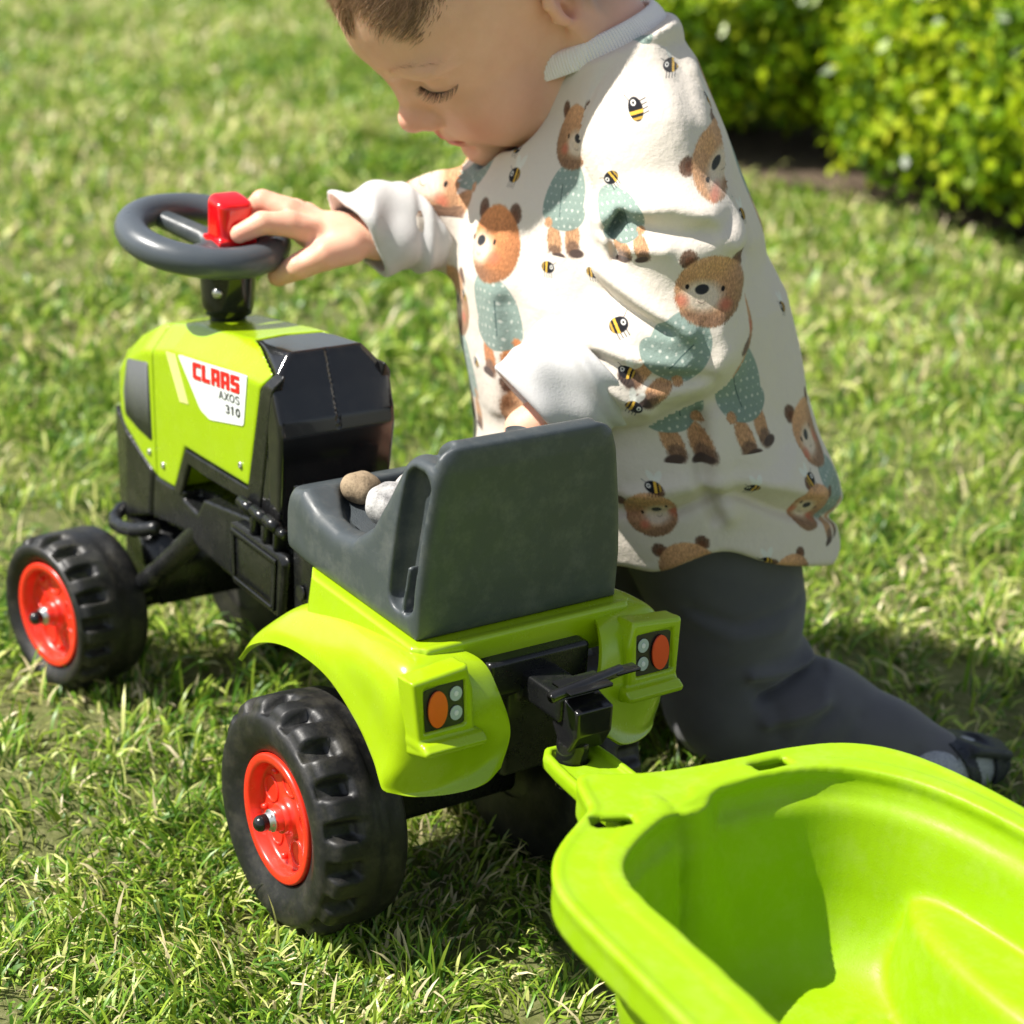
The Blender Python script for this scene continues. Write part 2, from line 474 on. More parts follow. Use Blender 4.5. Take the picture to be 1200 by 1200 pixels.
# black cowl behind the hood
COWL = [(.246, .3775), (.179, .3860), (.1665, .3580), (.1570, .3350), (.1545, .3230), (.1600, .2450), (.170, .215), (.225, .215), (.245, .35)]
def cowl_fn(P):
    x = P[:, 0]; q = np.stack([P[:, 1] * (.0535 / .0535), P[:, 2] - hood_top(x) - .0022], 1)
    d = smax(s_poly(q, OCTC) - .006, s_poly(P[:, [0, 2]], COWL), .005)
    top = s_poly(P[:, :2], [(.140, -.060), (.140, .060), (.1700, .0490), (.1735, .0465), (.2360, .0295), (.2420, 0), (.2360, -.0295), (.1735, -.0465), (.1700, -.049)])
    d = smax(d, np.minimum(top, x - .1765), .002)
    q0 = np.stack([P[:, 1], P[:, 2] - hood_top(x)], 1)
    d = np.minimum(d, smax(smax(s_poly(q0, OCTC) - .006 + .0012, s_poly(P[:, [0, 2]], COWL), .003), x - .205, .001))
    # fine seam down the middle and stepped lower panel
    sm = np.maximum(np.abs(P[:, 1]) - .0007, .325 - P[:, 2]); sm = np.maximum(sm, x - .18); sm = np.maximum(sm, -(d + .0010))
    d = np.maximum(d, -sm)
    st = s_poly(P[:, [0, 2]], [(.13, .3215), (.1560, .3225), (.1615, .245), (.1615, .20), (.13, .20)])
    st = np.maximum(st, np.abs(P[:, 1]) - .0435)
    return d
world_part('cowl', sdf_mesh('cowl', cowl_fn, (.145, -.06, .205), (.252, .06, .395), .0018), MAT['gloss_black'], tractor)

# black frame panels along the sides
for s in (1, -1):
    fr = [(.1560, .386), (.1675, .357), (.1915, .251), (.2870, .2460), (.3240, .2460), (.3430, .2100), (.3600, .2105), (.3560, .2120), (.3300, .2578), (.2125, .2632), (.1872, .351), (.1700, .379)]
    def frame_fn(P, s=s, fr=fr):
        d = smax(octa(P, .0004), s_poly(P[:, [0, 2]], fr), .0015)
        return smax(d, .0445 - s * P[:, 1], .001)
    world_part('side_frame', sdf_mesh('side_frame', frame_fn, (.148, -.058, .20) if s < 0 else (.148, .040, .20), (.366, -.040, .392) if s < 0 else (.366, .058, .392), .0016), MAT['black'], tractor)
    # hinged tool box with rim, hinge barrels and a recessed lid
    bm = NB()
    add_prism(bm, [(.2240, .2310), (.1420, .2310), (.1360, .2260), (.1420, .1800), (.2180, .1800), (.2260, .1880)], 1, s * .045, s * .0600)
    tb = part('tool_box', bm, MAT['black'], tractor, .0022, 3)
    for fr_ in ([(.2200, .2280), (.1440, .2280), (.1440, .2240), (.2200, .2240)], [(.2200, .2240), (.2160, .2240), (.2130, .1880), (.2180, .1860)], [(.1480, .2240), (.1440, .2240), (.1460, .1830), (.1500, .1860)]):
        bm = NB(); add_prism(bm, fr_, 1, s * .0601, s * .0622)
        part('box_rim', bm, MAT['black'], tb, .0009, 2)
    bm = NB(); add_tube(bm, (.212, s * .0622, .1870), (.1485, s * .0622, .1860), .0013, n=8)
    part('box_rib', bm, MAT['black'], tb)
    for (a, b) in ((.214, .1935), (.1915, .171), (.169, .1515)):
        bm = NB(); add_tube(bm, (a, s * .0560, .2525), (b, s * .0560, .2510), .0050, n=16)
        part('hinge_barrel', bm, MAT['black'], tractor, .0008, 2)
    for (a, b) in ((.196, .190), (.176, .170), (.156, .152)):
        bm = NB(); add_box(bm, (b, min(s * .047, s * .0575), .226), (a, max(s * .047, s * .0575), .2500)); part('hinge_bracket', bm, MAT['black'], tractor, .0008, 1)
    bm = NB(); add_tube(bm, (.148, s * .056, .2500), (.137, s * .056, .2495), .0040, n=14)
    part('hinge_pin', bm, MAT['black'], tractor, .001, 2)

# chassis tub under the hood
def chassis_fn(P):
    y = np.abs(P[:, 1]); x, z = P[:, 0], P[:, 2]
    Q = P[:, [0, 2]]
    a = np.maximum(s_poly(Q, [(.500, .243), (.470, .236), (.393, .2105), (.36, .2125), (.15, .245), (.105, .27), (.09, .262), (.085, .175), (.205, .170), (.310, .1720), (.330, .1800), (.3900, .1720), (.410, .1680), (.4600, .150), (.490, .155), (.497, .200)]), y - np.interp(x, [0, .40, .46, .5], [.047, .0475, .046, .038]))
    hole = np.maximum(s_poly(Q, [(.3190, .2500), (.2930, .2440), (.2840, .2440), (.3120, .2050), (.3400, .2090)]), .030 - y)
    d = smax(a, -hole, .0025)
    groove = np.maximum(s_poly(Q, [(.402, .22), (.396, .22), (.402, .168), (.408, .165)]), .044 - y)
    d = smax(d, -groove, .003)
    neck = np.maximum(s_poly(Q, [(.12, .25), (-.13, .25), (-.13, .225), (-.06, .12), (.05, .062), (.07, .075), (.10, .20)]), y - .042)
    d = smin(d, neck, .004)
    ax = s_box(P, (0, 0, .09), (.022, .066, .020), .006)
    ax = smin(ax, s_cap(P, (0, .066, .09), (0, -.066, .09), .012, .012), .004)
    d = smin(d, ax, .006)
    return d
world_part('chassis', sdf_mesh('chassis', chassis_fn, (-.145, -.072, .045), (.505, .072, .28), .0026), MAT['black'], tractor)
bm = NB()
add_prism(bm, [(.134, .292), (.113, .286), (.098, .268), (.098, .172), (.128, .172), (.134, .255)], 1, .043, .0515)
part('seat_support', bm, MAT['black'], tractor, .001, 2)
bm = NB()
add_prism(bm, [(.134, .292), (.113, .286), (.098, .268), (.098, .172), (.128, .172), (.134, .255)], 1, -.0515, -.043)
part('seat_support', bm, MAT['black'], tractor, .001, 2)
for z in (.257, .240, .222, .205, .188):
    bm = NB(); add_tube(bm, (.100, .048, z), (.060, .048, z - .002), .0042, n=10); part('side_slat', bm, MAT['black'], tractor)
bm = NB(); add_tube(bm, (.117, .0515, .209), (.117, .0545, .209), .006, n=16); add_tube(bm, (.128, .0515, .186), (.122, .060, .186), .0042, n=12)
part('side_boss', bm, MAT['black'], tractor, .0008, 1)

# front axle: fork bracket and arms
for s in (1, -1):
    world_part('front_axle_arm', sdf_mesh('front_axle_arm', lambda P, s=s: s_chain(P, [(.447, s * .072, .0727), (.385, s * .054, .1200), (.322, s * .036, .184)], [.0080, .0095, .0120], .006), (.30, min(s * .09, s * .01), .05), (.47, max(s * .09, s * .01), .21), .0028), MAT['black'], tractor)
bm = NB()
pts = catmull([(.478, .012, .158), (.476, .045, .150), (.455, .060, .146), (.420, .0585, .152), (.398, .048, .160)], 8)
bm.free(); pts = [tuple(p) for p in pts[::4]]
for s in (1, -1):
    world_part('bumper_bar', sdf_mesh('bumper_bar', lambda P, s=s: s_chain(P * np.array([1, s, 1]), pts, [.0065] * len(pts), .001), (.38, min(s * .07, 0), .135), (.49, max(s * .07, 0), .17), .0022), MAT['black'], tractor)
bm = NB(); add_box(bm, (.395, -.044, .085), (.468, .044, .152)); add_tube(bm, (.447, -.07, .0727), (.447, .07, .0727), .011, n=16)
part('axle_block', bm, MAT['black'], tractor, .008, 3)

# small printed sheets and screws on the hood sides
def on_side(poly, y, lift, name, mat, parent, s=1, smooth_n=0):
    bm = NB()
    P = [(x, z) for x, z in poly]
    def yy(x, z):       # the side face of the hood leans in a little towards its foot
        w = float(hood_w(x)) / .0535; dz = z - float(hood_top(x))
        return w * float(np.interp(-dz, [.0225, .25], [.0535, .047]))
    for k, off in ((0, lift), (1, lift - .0012)):
        vs = [bm.verts.new((x, s * (yy(x, z) + off), z)) for x, z in P]
        if k == 0: A = vs
        else: Bv = vs
    bm.faces.new(A); bm.faces.new(Bv[::-1])
    for i in range(len(A)): bm.faces.new((A[i], Bv[i], Bv[(i + 1) % len(A)], A[(i + 1) % len(A)]))
    bmesh.ops.triangulate(bm, faces=[f for f in bm.faces if len(f.verts) > 4])
    me = bm_mesh(name, bm); me.polygons.foreach_set('use_smooth', [False] * len(me.polygons))
    return world_part(name, me, mat, parent)
def rounded(poly, r, n=4):
    out = []
    for i in range(len(poly)):
        p, a, b = Vector(poly[i]), Vector(poly[i - 1]), Vector(poly[(i + 1) % len(poly)])
        u, v = (a - p).normalized(), (b - p).normalized()
        for k in range(n + 1):
            t = k / n; q0 = p + u * r * (1 - t); q1 = p + v * r * t
            out.append(tuple(p + u * r * (1 - t) ** 2 + v * r * t ** 2))
    return out
LOGO = {  # block letters on a 5 x 7 style grid, each a list of polygons in (0..1, 0..1)
 'C': [[(0, .08), (.12, 0), (.95, 0), (.95, .24), (.36, .24), (.36, .76), (.95, .76), (.95, 1), (.12, 1), (0, .92)]],
 'L': [[(0, 0), (.92, 0), (.92, .24), (.36, .24), (.36, 1), (0, 1)]],
 'A': [[(0, 0), (.34, 0), (.34, .28), (.62, .28), (.62, .48), (.34, .48), (.34, .78), (.62, .78), (.62, 0), (.97, 0), (.97, .92), (.88, 1), (0, 1)]],
 'S': [[(0, 0), (.88, 0), (.97, .08), (.97, .56), (.88, .62), (.38, .62), (.38, .78), (.97, .78), (.97, 1), (.1, 1), (0, .92), (0, .46), (.1, .40), (.6, .40), (.6, .22), (0, .22)]],
}
def decal(s, parent):
    # map: u to the rear along the panel, v up; the print follows the slope of the hood top
    def side(poly): return [(x, z) for x, z in poly]
    st = [(.3370, .3405), (.2085, .3595), (.2165, .3150), (.2780, .3010), (.2950, .3045)]
    sk = on_side(rounded(st, .0035), 0, .0007, 'sticker', MAT['white'], parent, s)
    return sk
def letters(word, x0, z0, dx, dz, ux, uz, h, parent, s, mat, table, gap=.12, name='letter'):
    """word set from (x0,z0), (ux,uz) the unit step along the line, h letter height, dx letter advance"""
    if s < 0: word = word[::-1]
    for i, ch in enumerate(word):
        for poly in table[ch]:
            pts = []
            for (a, b) in poly:
                if s < 0: a = .97 - a
                t = (i + a * (1 - gap)) * dx
                pts.append((x0 + ux * t, z0 + uz * t + b * h))
            on_side(pts, 0, .0013, name, mat, parent, s)
def arc_poly(cx, cy, rx, ry, a0, a1, t, n=12):
    o = [(cx + rx * math.cos(a0 + (a1 - a0) * i / n), cy + ry * math.sin(a0 + (a1 - a0) * i / n)) for i in range(n + 1)]
    i_ = [(cx + (rx - t) * math.cos(a0 + (a1 - a0) * i / n), cy + (ry - t) * math.sin(a0 + (a1 - a0) * i / n)) for i in range(n + 1)]
    return o + i_[::-1]
THIN = {
 'A': [[(.0, 0), (.12, 0), (.48, .86), (.84, 0), (.97, 0), (.55, 1), (.42, 1)], [(.24, .26), (.72, .26), (.69, .36), (.28, .36)]],
 'X': [[(0, 0), (.15, 0), (.97, 1), (.82, 1)], [(0, 1), (.15, 1), (.97, 0), (.82, 0)]],
 'O': [arc_poly(.48, .5, .49, .5, 0, 2 * math.pi - .02, .11, 20)],
 'S': [arc_poly(.48, .74, .40, .26, .35, 4.5, .11, 10) , arc_poly(.48, .26, .42, .27, -2.8, 1.6, .11, 10)],
 '3': [arc_poly(.42, .74, .42, .26, -1.6, 2.7, .17, 10), arc_poly(.42, .27, .46, .28, -2.7, 1.6, .17, 10)],
 '1': [[(.32, 0), (.58, 0), (.58, 1), (.40, 1), (.14, .84), (.14, .70), (.32, .78)]],
 '0': [arc_poly(.48, .5, .46, .5, 0, 2 * math.pi - .02, .20, 20)],
}
for s in (1, -1):
    sk = decal(s, tractor)
    ux, uz = -.990, .1390
    if s > 0: x0, z0 = .3070, .3285
    else: x0, z0 = .3070, .3285
    letters('CLAAS', x0, z0, .0177, 0, ux, uz, .0145, sk, s, MAT['printred'], LOGO, name='letter')
    letters('AXOS', .2590, .3260, .0098, 0, ux, uz, .0068, sk, s, MAT['printgrey'], THIN, name='letter')
    letters('310', .2475, .3168, .0092, 0, ux, uz, .0074, sk, s, MAT['printgrey'], THIN, gap=.10, name='numeral')
    for k in range(4):
        o = k * .0050
        on_side([(.3610 - o, .3362 + o * .15), (.3588 - o, .3366 + o * .15), (.3333 - o * .9, .2995 + o * .15), (.3355 - o * .9, .2990 + o * .15)], 0, .0008, 'stripe', MAT['gold'], tractor, s)
    for (x, z) in ((.405, .2305), (.376, .2275), (.224, .2790)):
        w = float(hood_w(x)) / .0535; yv = w * float(np.interp(float(hood_top(x)) - z, [.0225, .25], [.0535, .047]))
        bm = NB(); add_lathe(bm, [(0, .0001), (-.0002, .0032), (.0012, .0030), (.0018, .0018), (.0010, .0012), (.0010, 0)], (x, s * yv, z), (0, s, 0), 14)
        part('screw', bm, MAT['zinc'], tractor)
    # dark vent sticker on the nose cheek
    vent = rounded([(.4510, .3040), (.4015, .3150), (.3985, .2430), (.4320, .2450), (.4620, .2480), (.4640, .2700)], .004)
    bm = NB(); F = []
    me = None
    def cheek(x, z):
        y = float(hood_w(x)) / .0535 * float(np.interp(float(hood_top(x)) - z, [.0225, .25], [.0535, .047]))
        if x > .44: y = min(y, .06 - (x - .44) * .018 / .042)
        return y
    A = [bm.verts.new((x, s * (cheek(x, z) + .0009), z)) for x, z in vent]; Bv = [bm.verts.new((x, s * (cheek(x, z) - .002), z)) for x, z in vent]
    bm.faces.new(A); bm.faces.new(Bv[::-1])
    for i in range(len(A)): bm.faces.new((A[i], Bv[i], Bv[(i + 1) % len(A)], A[(i + 1) % len(A)]))
    bmesh.ops.triangulate(bm, faces=[f for f in bm.faces if len(f.verts) > 4])
    world_part('vent_sticker', bm_mesh('vent_sticker', bm), MAT['vent'], tractor)
bm = NB()      # front grille plate on the nose
add_prism(bm, rounded([(-.024, .292), (.024, .292), (.022, .262), (-.022, .262)], .004), 0, .4945, .4985)
part('nose_grille', bm, MAT['vent'], tractor, .001, 1)

# ---------------- steering column, wheel, horn
bm = NB()
add_lathe(bm, [(.352 - .35, 0), (.352 - .35, .0165), (.366 - .35, .0155), (.3690 - .35, .0205), (.3765 - .35, .0225), (.404 - .35, .0240), (.412 - .35, .0245), (.412 - .35, 0)], (.3480, 0, .35), (0, 0, 1), 40)
col_ = part('steering_column', bm, MAT['gloss_black'], tractor, .0010, 2, 50)
bm = NB(); add_lathe(bm, [(-.002, .0045), (.0014, .0045), (.0024, .003), (.0024, 0)], (.3480 - .0150, .0173, .3905), (-.65, .76, 0), 16)
part('screw', bm, MAT['zinc'], col_)
SWC = Vector((.3640, .0150, .4330)); SWN = Vector((-.165, -.038, 1)).normalized()
sx = Vector((0, 1, 0)).cross(SWN).normalized(); sy = SWN.cross(sx)
def SWP(a, r, h=0.0): return SWC + (sx * math.cos(a) + sy * math.sin(a)) * r + SWN * h
bm = NB(); ring = []
N1, N2 = 72, 18
for i in range(N1):
    a = 2 * math.pi * i / N1; row = []
    for j in range(N2):
        b = 2 * math.pi * j / N2
        row.append(bm.verts.new(SWP(a, .0605 + .0138 * math.cos(b), .0132 * math.sin(b))))
    ring.append(row)
for i in range(N1):
    for j in range(N2):
        bm.faces.new((ring[i][j], ring[(i + 1) % N1][j], ring[(i + 1) % N1][(j + 1) % N2], ring[i][(j + 1) % N2]))
stw = part('steering_wheel', bm, MAT['wheel_grey'], tractor)
bm = NB()
HUB = Vector((.3450, .001, .4240))
def hub_fn(P):
    d = s_cap(P, HUB + Vector((0, 0, -.012)), HUB + Vector((0, 0, .004)), .022, .0235)
    d = np.maximum(d, P[:, 2] - .431)
    for a in (0.35, 2.3, 4.4):
        e = SWP(a, .056, -.002)
        m_ = (HUB + e) / 2
        d = smin(d, s_cap(P, HUB, e, .011, .0085), .006)
    return smax(d, np.abs((P - np.array(SWC)) @ np.array(SWN) + .003) - .008, .003)
world_part('wheel_spokes', sdf_mesh('wheel_spokes', hub_fn, (.28, -.07, .40), (.44, .085, .455), .0016), MAT['grey'], stw)
def horn_fn(P):
    q = P - np.array([.3440, .0005, .4510])
    s = 1 + .10 * sstep(q[:, 2], -.02, .02) * 0
    d = s_box(q, (0, 0, 0), (.0150 , .0160, .0205), .0085)
    d = smax(d, q @ np.array([-.34, 0, .94]) - .0180, .004)
    d = smin(d, s_box(q, (0, 0, -.018), (.0165, .0175, .003), .002), .003)
    return d
world_part('horn_button', sdf_mesh('horn_button', horn_fn, (.318, -.026, .425), (.372, .026, .48), .0012), MAT['redgloss'], stw)

# ---------------- wheels
def tyre_mesh(R, nl, wdt=.07):
    k = R / .09; nt = nl * 14
    prof = [(0, .034), (0, .060), (.0005, .073), (.0025, .0800), (.006, .0845), (.012, .0868), (.020, .0872), (.028, .0875), (.0285, .0882), (.034, .0885), (.0400, .0888), (.0440, .0889), (.0455, .0890), (.0470, .0890), (.0500, .0892),
            (.0540, .0892), (.058, .0890), (.0610, .0885), (.0635, .0874), (.0655, .0855), (.0665, .0835), (.0674, .0808), (.0690, .0790), (.0706, .0772), (.0716, .0745), (.0718, .0700), (.0713, .0655), (.0695, .0605), (.0670, .0555), (.0650, .0520), (.0643, .0500), (.0550, .0492)]
    T, r = np.array([p[0] for p in prof]), np.array([p[1] for p in prof])
    rim = .0492
    r = np.where(r > rim, rim + (r - rim) * (R - rim) / (.09 - rim), r)
    V = np.zeros((nt, len(prof), 3)); deep = R * .105
    for i in range(nt):
        th = 2 * math.pi * i / nt
        ph = (i % 14) / 14
        tt = T
        sk = (tt - .045) * 3.2             # lugs lean across the tread
        p = (ph + sk) % 1.0; fa = r > .070 * R / .09
        g = sstep(p, .06, .17) * (1 - sstep(p, .48, .60))
        a = sstep(tt, .0425, .0475) * (1 - sstep(tt, .0676, .0688))
        slope = .55 + .45 * sstep(tt, .045, .063)
        rr = r - np.maximum(0, np.minimum(deep, r - .0785 * R / .09)) * g * a * fa
        V[i, :, 0] = rr * math.cos(th); V[i, :, 2] = rr * math.sin(th); V[i, :, 1] = tt * wdt / .07
    m = len(prof); idx = np.arange(nt * m).reshape(nt, m)
    nx = np.roll(idx, -1, 0)
    F = np.stack([idx[:, :-1], nx[:, :-1], nx[:, 1:], idx[:, 1:]], -1).reshape(-1, 4)
    me = npmesh('tyre', V.reshape(-1, 3), F[:, ::-1])
    return me
def rim_mesh():
    bm = NB()
    add_lathe(bm, [(.045, .030), (.050, .0475), (.0650, .0490), (.0668, .0484), (.0672, .0470), (.0670, .0425), (.0655, .0412), (.0580, .0405), (.0560, .0395), (.0555, .0385), (.0555, .0165), (.0570, .0130), (.0600, .0118), (.0640, .0112), (.0640, .009), (.0640, 0)], (0, 0, 0), (0, 1, 0), 56)
    for k in range(5):
        a = 2 * math.pi * k / 5 + .35
        add_tube(bm, (.0340 * math.cos(a), .0550, .0340 * math.sin(a)), (.0340 * math.cos(a), .0595, .0340 * math.sin(a)), .0030, .0022, n=10)
        a += math.pi / 5
        c = Vector((.0275 * math.cos(a), .0555, .0275 * math.sin(a))); n1, n2 = 22, 6; rg = []
        for i in range(n1):
            t = 2 * math.pi * i / n1; dr = Vector((math.cos(t), 0, math.sin(t))); row = []
            for j in range(n2):
                b = 2 * math.pi * j / n2
                row.append(bm.verts.new(c + dr * (.0098 + .0011 * math.cos(b)) + Vector((0, .0013 * math.sin(b), 0))))
            rg.append(row)
        for i in range(n1):
            for j in range(n2): bm.faces.new((rg[i][j], rg[i][(j + 1) % n2], rg[(i + 1) % n1][(j + 1) % n2], rg[(i + 1) % n1][j]))
    add_lathe(bm, [(.058, .0115), (.0680, .0100), (.0700, .0085), (.0700, 0)], (0, 0, 0), (0, 1, 0), 6)
    return bm_mesh('rim', bm)
def nut_mesh():
    bm = NB()
    add_lathe(bm, [(.0690, 0), (.0690, .0085), (.0705, .0085), (.0705, .0068), (.0740, .0064), (.0740, 0)], (0, 0, 0), (0, 1, 0), 24)
    add_lathe(bm, [(.0705, .0072), (.0728, .0072), (.0735, .0060)], (0, 0, 0), (0, 1, 0), 6)
    return bm_mesh('axle_nut', bm)
def cap_mesh():
    bm = NB()
    add_lathe(bm, [(.0735, .0062), (.0780, .0062)] + [(.0780 + .0062 * math.sin(a), .0062 * math.cos(a)) for a in [math.pi / 2 * k / 6 for k in range(1, 7)]], (0, 0, 0), (0, 1, 0), 20)
    return bm_mesh('axle_cap', bm)
RM, NM, CM = rim_mesh(), nut_mesh(), cap_mesh()
_b = NB(); add_lathe(_b, [(.004, 0), (.004, .012), (.0015, .020), (.0015, .0600)], (0, 0, 0), (0, 1, 0), 40); DM = bm_mesh('inner_disc', _b)
TR, TF = tyre_mesh(.09, 18), tyre_mesh(.0727, 18, .07)
GR = Vector((0, 0, 0))
def wheel(name, R, tm, pos, yaw, side, spin):
    w = bpy.data.objects.new(name, None); COL.objects.link(w); w.parent = tractor; w.empty_display_size = .02
    w.scale = (R / .0895 if R > .08 else 1,) * 1 + (1,) + (R / .0895 if R > .08 else 1,)
    w.location = pos; w.rotation_euler = (0, 0, yaw + (0 if side > 0 else math.pi))
    t = link('tyre', tm, MAT['tyre'], w); t.rotation_euler = (0, spin, 0)
    r_ = link('rim', RM, MAT['red'], w); r_.rotation_euler = (0, spin + .5, 0)
    link('axle_nut', NM, MAT['zinc'], w); link('inner_disc', DM, MAT['tyre'], w); link('axle_cap', CM, MAT['gloss_black'], w)
    return w
wheel('rear_wheel', .0915, TR, (0, .07, .09), 0, 1, .1)
wheel('rear_wheel', .0915, TR, (0, -.07, .09), 0, -1, .5)
sa = .16
wheel('front_wheel', .0727, TF, (.4466 + math.sin(sa) * .065, .1352 - .069, .0727), sa, 1, .3)
wheel('front_wheel', .0727, TF, (.4466 , -.065, .0727), sa, -1, .2)

# ---------------- seat
SPROF = [(.088, .262), (-.1040, .262), (-.1060, .300), (-.1065, .385), (-.1040, .4020), (-.0940, .4055), (-.0800, .4000), (-.0620, .382), (-.0480, .352), (-.0330, .325), (-.0120, .3090), (.012, .3050), (.040, .3090), (.066, .3180), (.088, .3120), (.100, .298), (.098, .280)]
SREAR = [(-.0880, .262), (.0880, .262), (.0870, .300), (.0830, .340), (.0775, .378), (.0730, .395), (.0600, .409), (-.0600, .409), (-.0730, .395), (-.0775, .378), (-.0830, .340), (-.0870, .300)]
SPLAN = [(.103, -.055), (.103, .055), (.098, .074), (.084, .087), (.05, .092), (-.11, .092), (-.11, -.092), (.05, -.092), (.084, -.087), (.098, -.074)]
def seat_fn(P):
    x, y, z = P.T; ay = np.abs(y)
    A = s_poly(P[:, [0, 2]], SPROF); Bq = s_poly(P[:, [1, 2]], SREAR)
    d = smax(A, Bq, .013); d = smax(d, s_poly(P[:, :2], SPLAN), .012)
    # side wings end a little lower than the back
    wing = np.maximum(.0600 - ay, .3890 - z - .0 * x); wing = np.maximum(wing, -.0955 - x)
    d = smax(d, -wing, .006)
    # dished sitting surface
    cav = s_poly(P[:, [0, 2]], [(.066, .40), (.066, .309), (.050, .3005), (.010, .2955), (-.030, .2970), (-.048, .306), (-.060, .330), (-.083, .384), (-.10, .45), (-.05, .45)])
    cav = smax(cav, ay - np.interp(x, [-.09, -.04, .03, .066], [.055, .064, .066, .050]), .010)
    d = smax(d, -cav, .006)
    # hand slots in the sides
    q = P.copy(); q[:, 1] = ay
    sl = s_box(q, (-.0845, .092, .3290), (.0125, .0200, .0480), .0090)
    lean = (z - .33) * -.03
    q2 = q.copy(); q2[:, 0] -= lean * 1.0; q2[:, 1] -= -(z - .33) * .12
    sl = s_box(q2, (-.0825, .0920, .3310), (.0150, .0250, .0510), .0105)
    d = smax(d, -sl, .0025)
    fin = s_box(q2, (-.0850, .0740, .2960), (.0012, .0060, .0180), .001)
    d = smin(d, fin, .002)
    # foot flange
    fl = s_poly(P[:, :2], SPLAN) - .0015
    fl = np.maximum(np.maximum(fl, ay - .0895), np.abs(z - .2665) - .0035)
    return d
seat = world_part('seat', sdf_mesh('seat', seat_fn, (-.116, -.098, .252), (.112, .098, .415), .0020), MAT['grey'], tractor)
bm = NB()   # grained sitting pad
def padz(x): return float(np.interp(x, [-.044, -.03, .01, .05, .058], [.3062, .2992, .2978, .3026, .3052]))
nx_, ny_ = 20, 12; g = []
for i in range(nx_ + 1):
    x = -.042 + .100 * i / nx_; w = float(np.interp(x, [-.042, .03, .058], [.060, .061, .045]))
    g.append([bm.verts.new((x, w * (2 * j / ny_ - 1), padz(x) + .0012)) for j in range(ny_ + 1)])
for i in range(nx_):
    for j in range(ny_): bm.faces.new((g[i][j], g[i + 1][j], g[i + 1][j + 1], g[i][j + 1]))
part('seat_pad', bm, MAT['grey_grain'], seat)
_zz = np.linspace(.38, .415, 200); _tz = _zz[np.argmin(np.abs(seat_fn(np.stack([np.full(200, -.0900), np.full(200, .003), _zz], 1))))]
bm = NB(); add_lathe(bm, [(-.003, .0080), (.0004, .0080), (.0006, .0070), (-.0004, .0062), (-.0004, 0)], (-.0900, .003, _tz), (0, 0, 1), 24)
part('moulded_badge', bm, MAT['grey'], seat)
bm = NB(); add_lathe(bm, [(0, .0050), (.0006, .0050), (.0006, 0)], (-.018, -.040, .2998), (0, 0, 1), 20); part('drain_hole', bm, MAT['black'], seat)

# ---------------- lime fender body: saddle, collar and two rear wings
def wing_rows(s):
    # across: outer lip -> crown -> inner edge ; along: front tip -> rear foot.  (x, y, z)
    R_ = [
     [(.1080, .1120, .1690), (.1075, .1060, .1760), (.1060, .0980, .1810), (.1030, .0880, .1830), (.1000, .0700, .1830)],
     [(.0860, .1130, .1900), (.0850, .1085, .1985), (.0820, .1000, .2060), (.0780, .0880, .2110), (.0740, .0700, .2120)],
     [(.0520, .1130, .2065), (.0520, .1100, .2160), (.0520, .1020, .2250), (.0510, .0900, .2320), (.0500, .0700, .2350)],
     [(.0130, .1130, .2150), (.0130, .1105, .2250), (.0130, .1040, .2350), (.0130, .0920, .2430), (.0130, .0700, .2470)],
     [(-.0320, .1130, .2140), (-.0340, .1120, .2260), (-.0350, .1070, .2410), (-.0350, .0960, .2530), (-.0350, .0700, .2560)],
     [(-.0740, .1140, .1990), (-.0830, .1130, .2170), (-.0920, .1125, .2450), (-.0980, .1000, .2610), (-.1010, .0600, .2590)],
     [(-.1000, .1160, .1840), (-.1130, .1150, .2010), (-.1240, .1135, .2320), (-.1290, .0990, .2550), (-.1300, .0500, .2560)],
     [(-.1120, .1180, .1750), (-.1260, .1145, .1860), (-.1370, .1040, .2030), (-.1420, .0800, .2200), (-.1430, .0440, .2380)],
     [(-.1170, .1180, .1690), (-.1280, .1080, .1700), (-.1400, .0880, .1760), (-.1470, .0640, .1880), (-.1490, .0360, .2080)],
     [(-.1200, .1160, .1670), (-.1340, .1020, .1665), (-.1480, .0800, .1700), (-.1555, .0600, .1755), (-.1545, .0460, .1840)]]
    return [[(x, s * y, z) for x, y, z in r] for r in R_]
def shell_obj(name, V, F, mat, parent, th=.003, flip=False, off=-1.0, rim_only=False):
    me = npmesh(name, V, F[:, ::-1] if flip else F)
    o = world_part(name, me, mat, parent)
    m = o.modifiers.new('thick', 'SOLIDIFY'); m.thickness = th; m.offset = off
    b = o.modifiers.new('edge', 'BEVEL'); b.width = th * .3; b.segments = 2; b.limit_method = 'ANGLE'; b.angle_limit = math.radians(50)
    return o
WINGS = {}
for s in (1, -1):
    V, F = patch(wing_rows(s), 8, 7)
    WINGS[s] = shell_obj('fender', V, F, MAT['lime'], tractor, .0034, flip=(s > 0))
def saddle_fn(P):
    x, y, z = P.T; ay = np.abs(y)
    # collar under the seat, open below at the rear middle
    pl = s_poly(P[:, :2], [(.060, -.060), (.060, .060), (.046, .083), (.030, .0925), (-.1065, .0925), (-.1120, .088), (-.1150, .070), (-.1150, -.070), (-.1120, -.088), (-.1065, -.0925), (.030, -.0925), (.046, -.083)])
    col = np.maximum(pl, np.abs(z - .2540) - .0115)
    tipz = .2655 + 0 * x
    skirt = np.maximum(pl - .003 * (.2655 - z) / .03, np.maximum(z - .2650, np.interp(x, [-.12, -.10, .0, .045, .062], [.2420, .2300, .2280, .2240, .2240]) - z))
    inner = s_poly(P[:, :2], [(.050, -.078), (.050, .078), (-.1060, .078), (-.1060, -.078)])
    d = smax(skirt, -np.maximum(inner, z - .262), .002)
    # rear band hangs between the wings
    band = s_box(P, (-.1135, 0, .2500), (.0028, .086, .0150), .002)
    d = smin(d, band, .003)
    return d
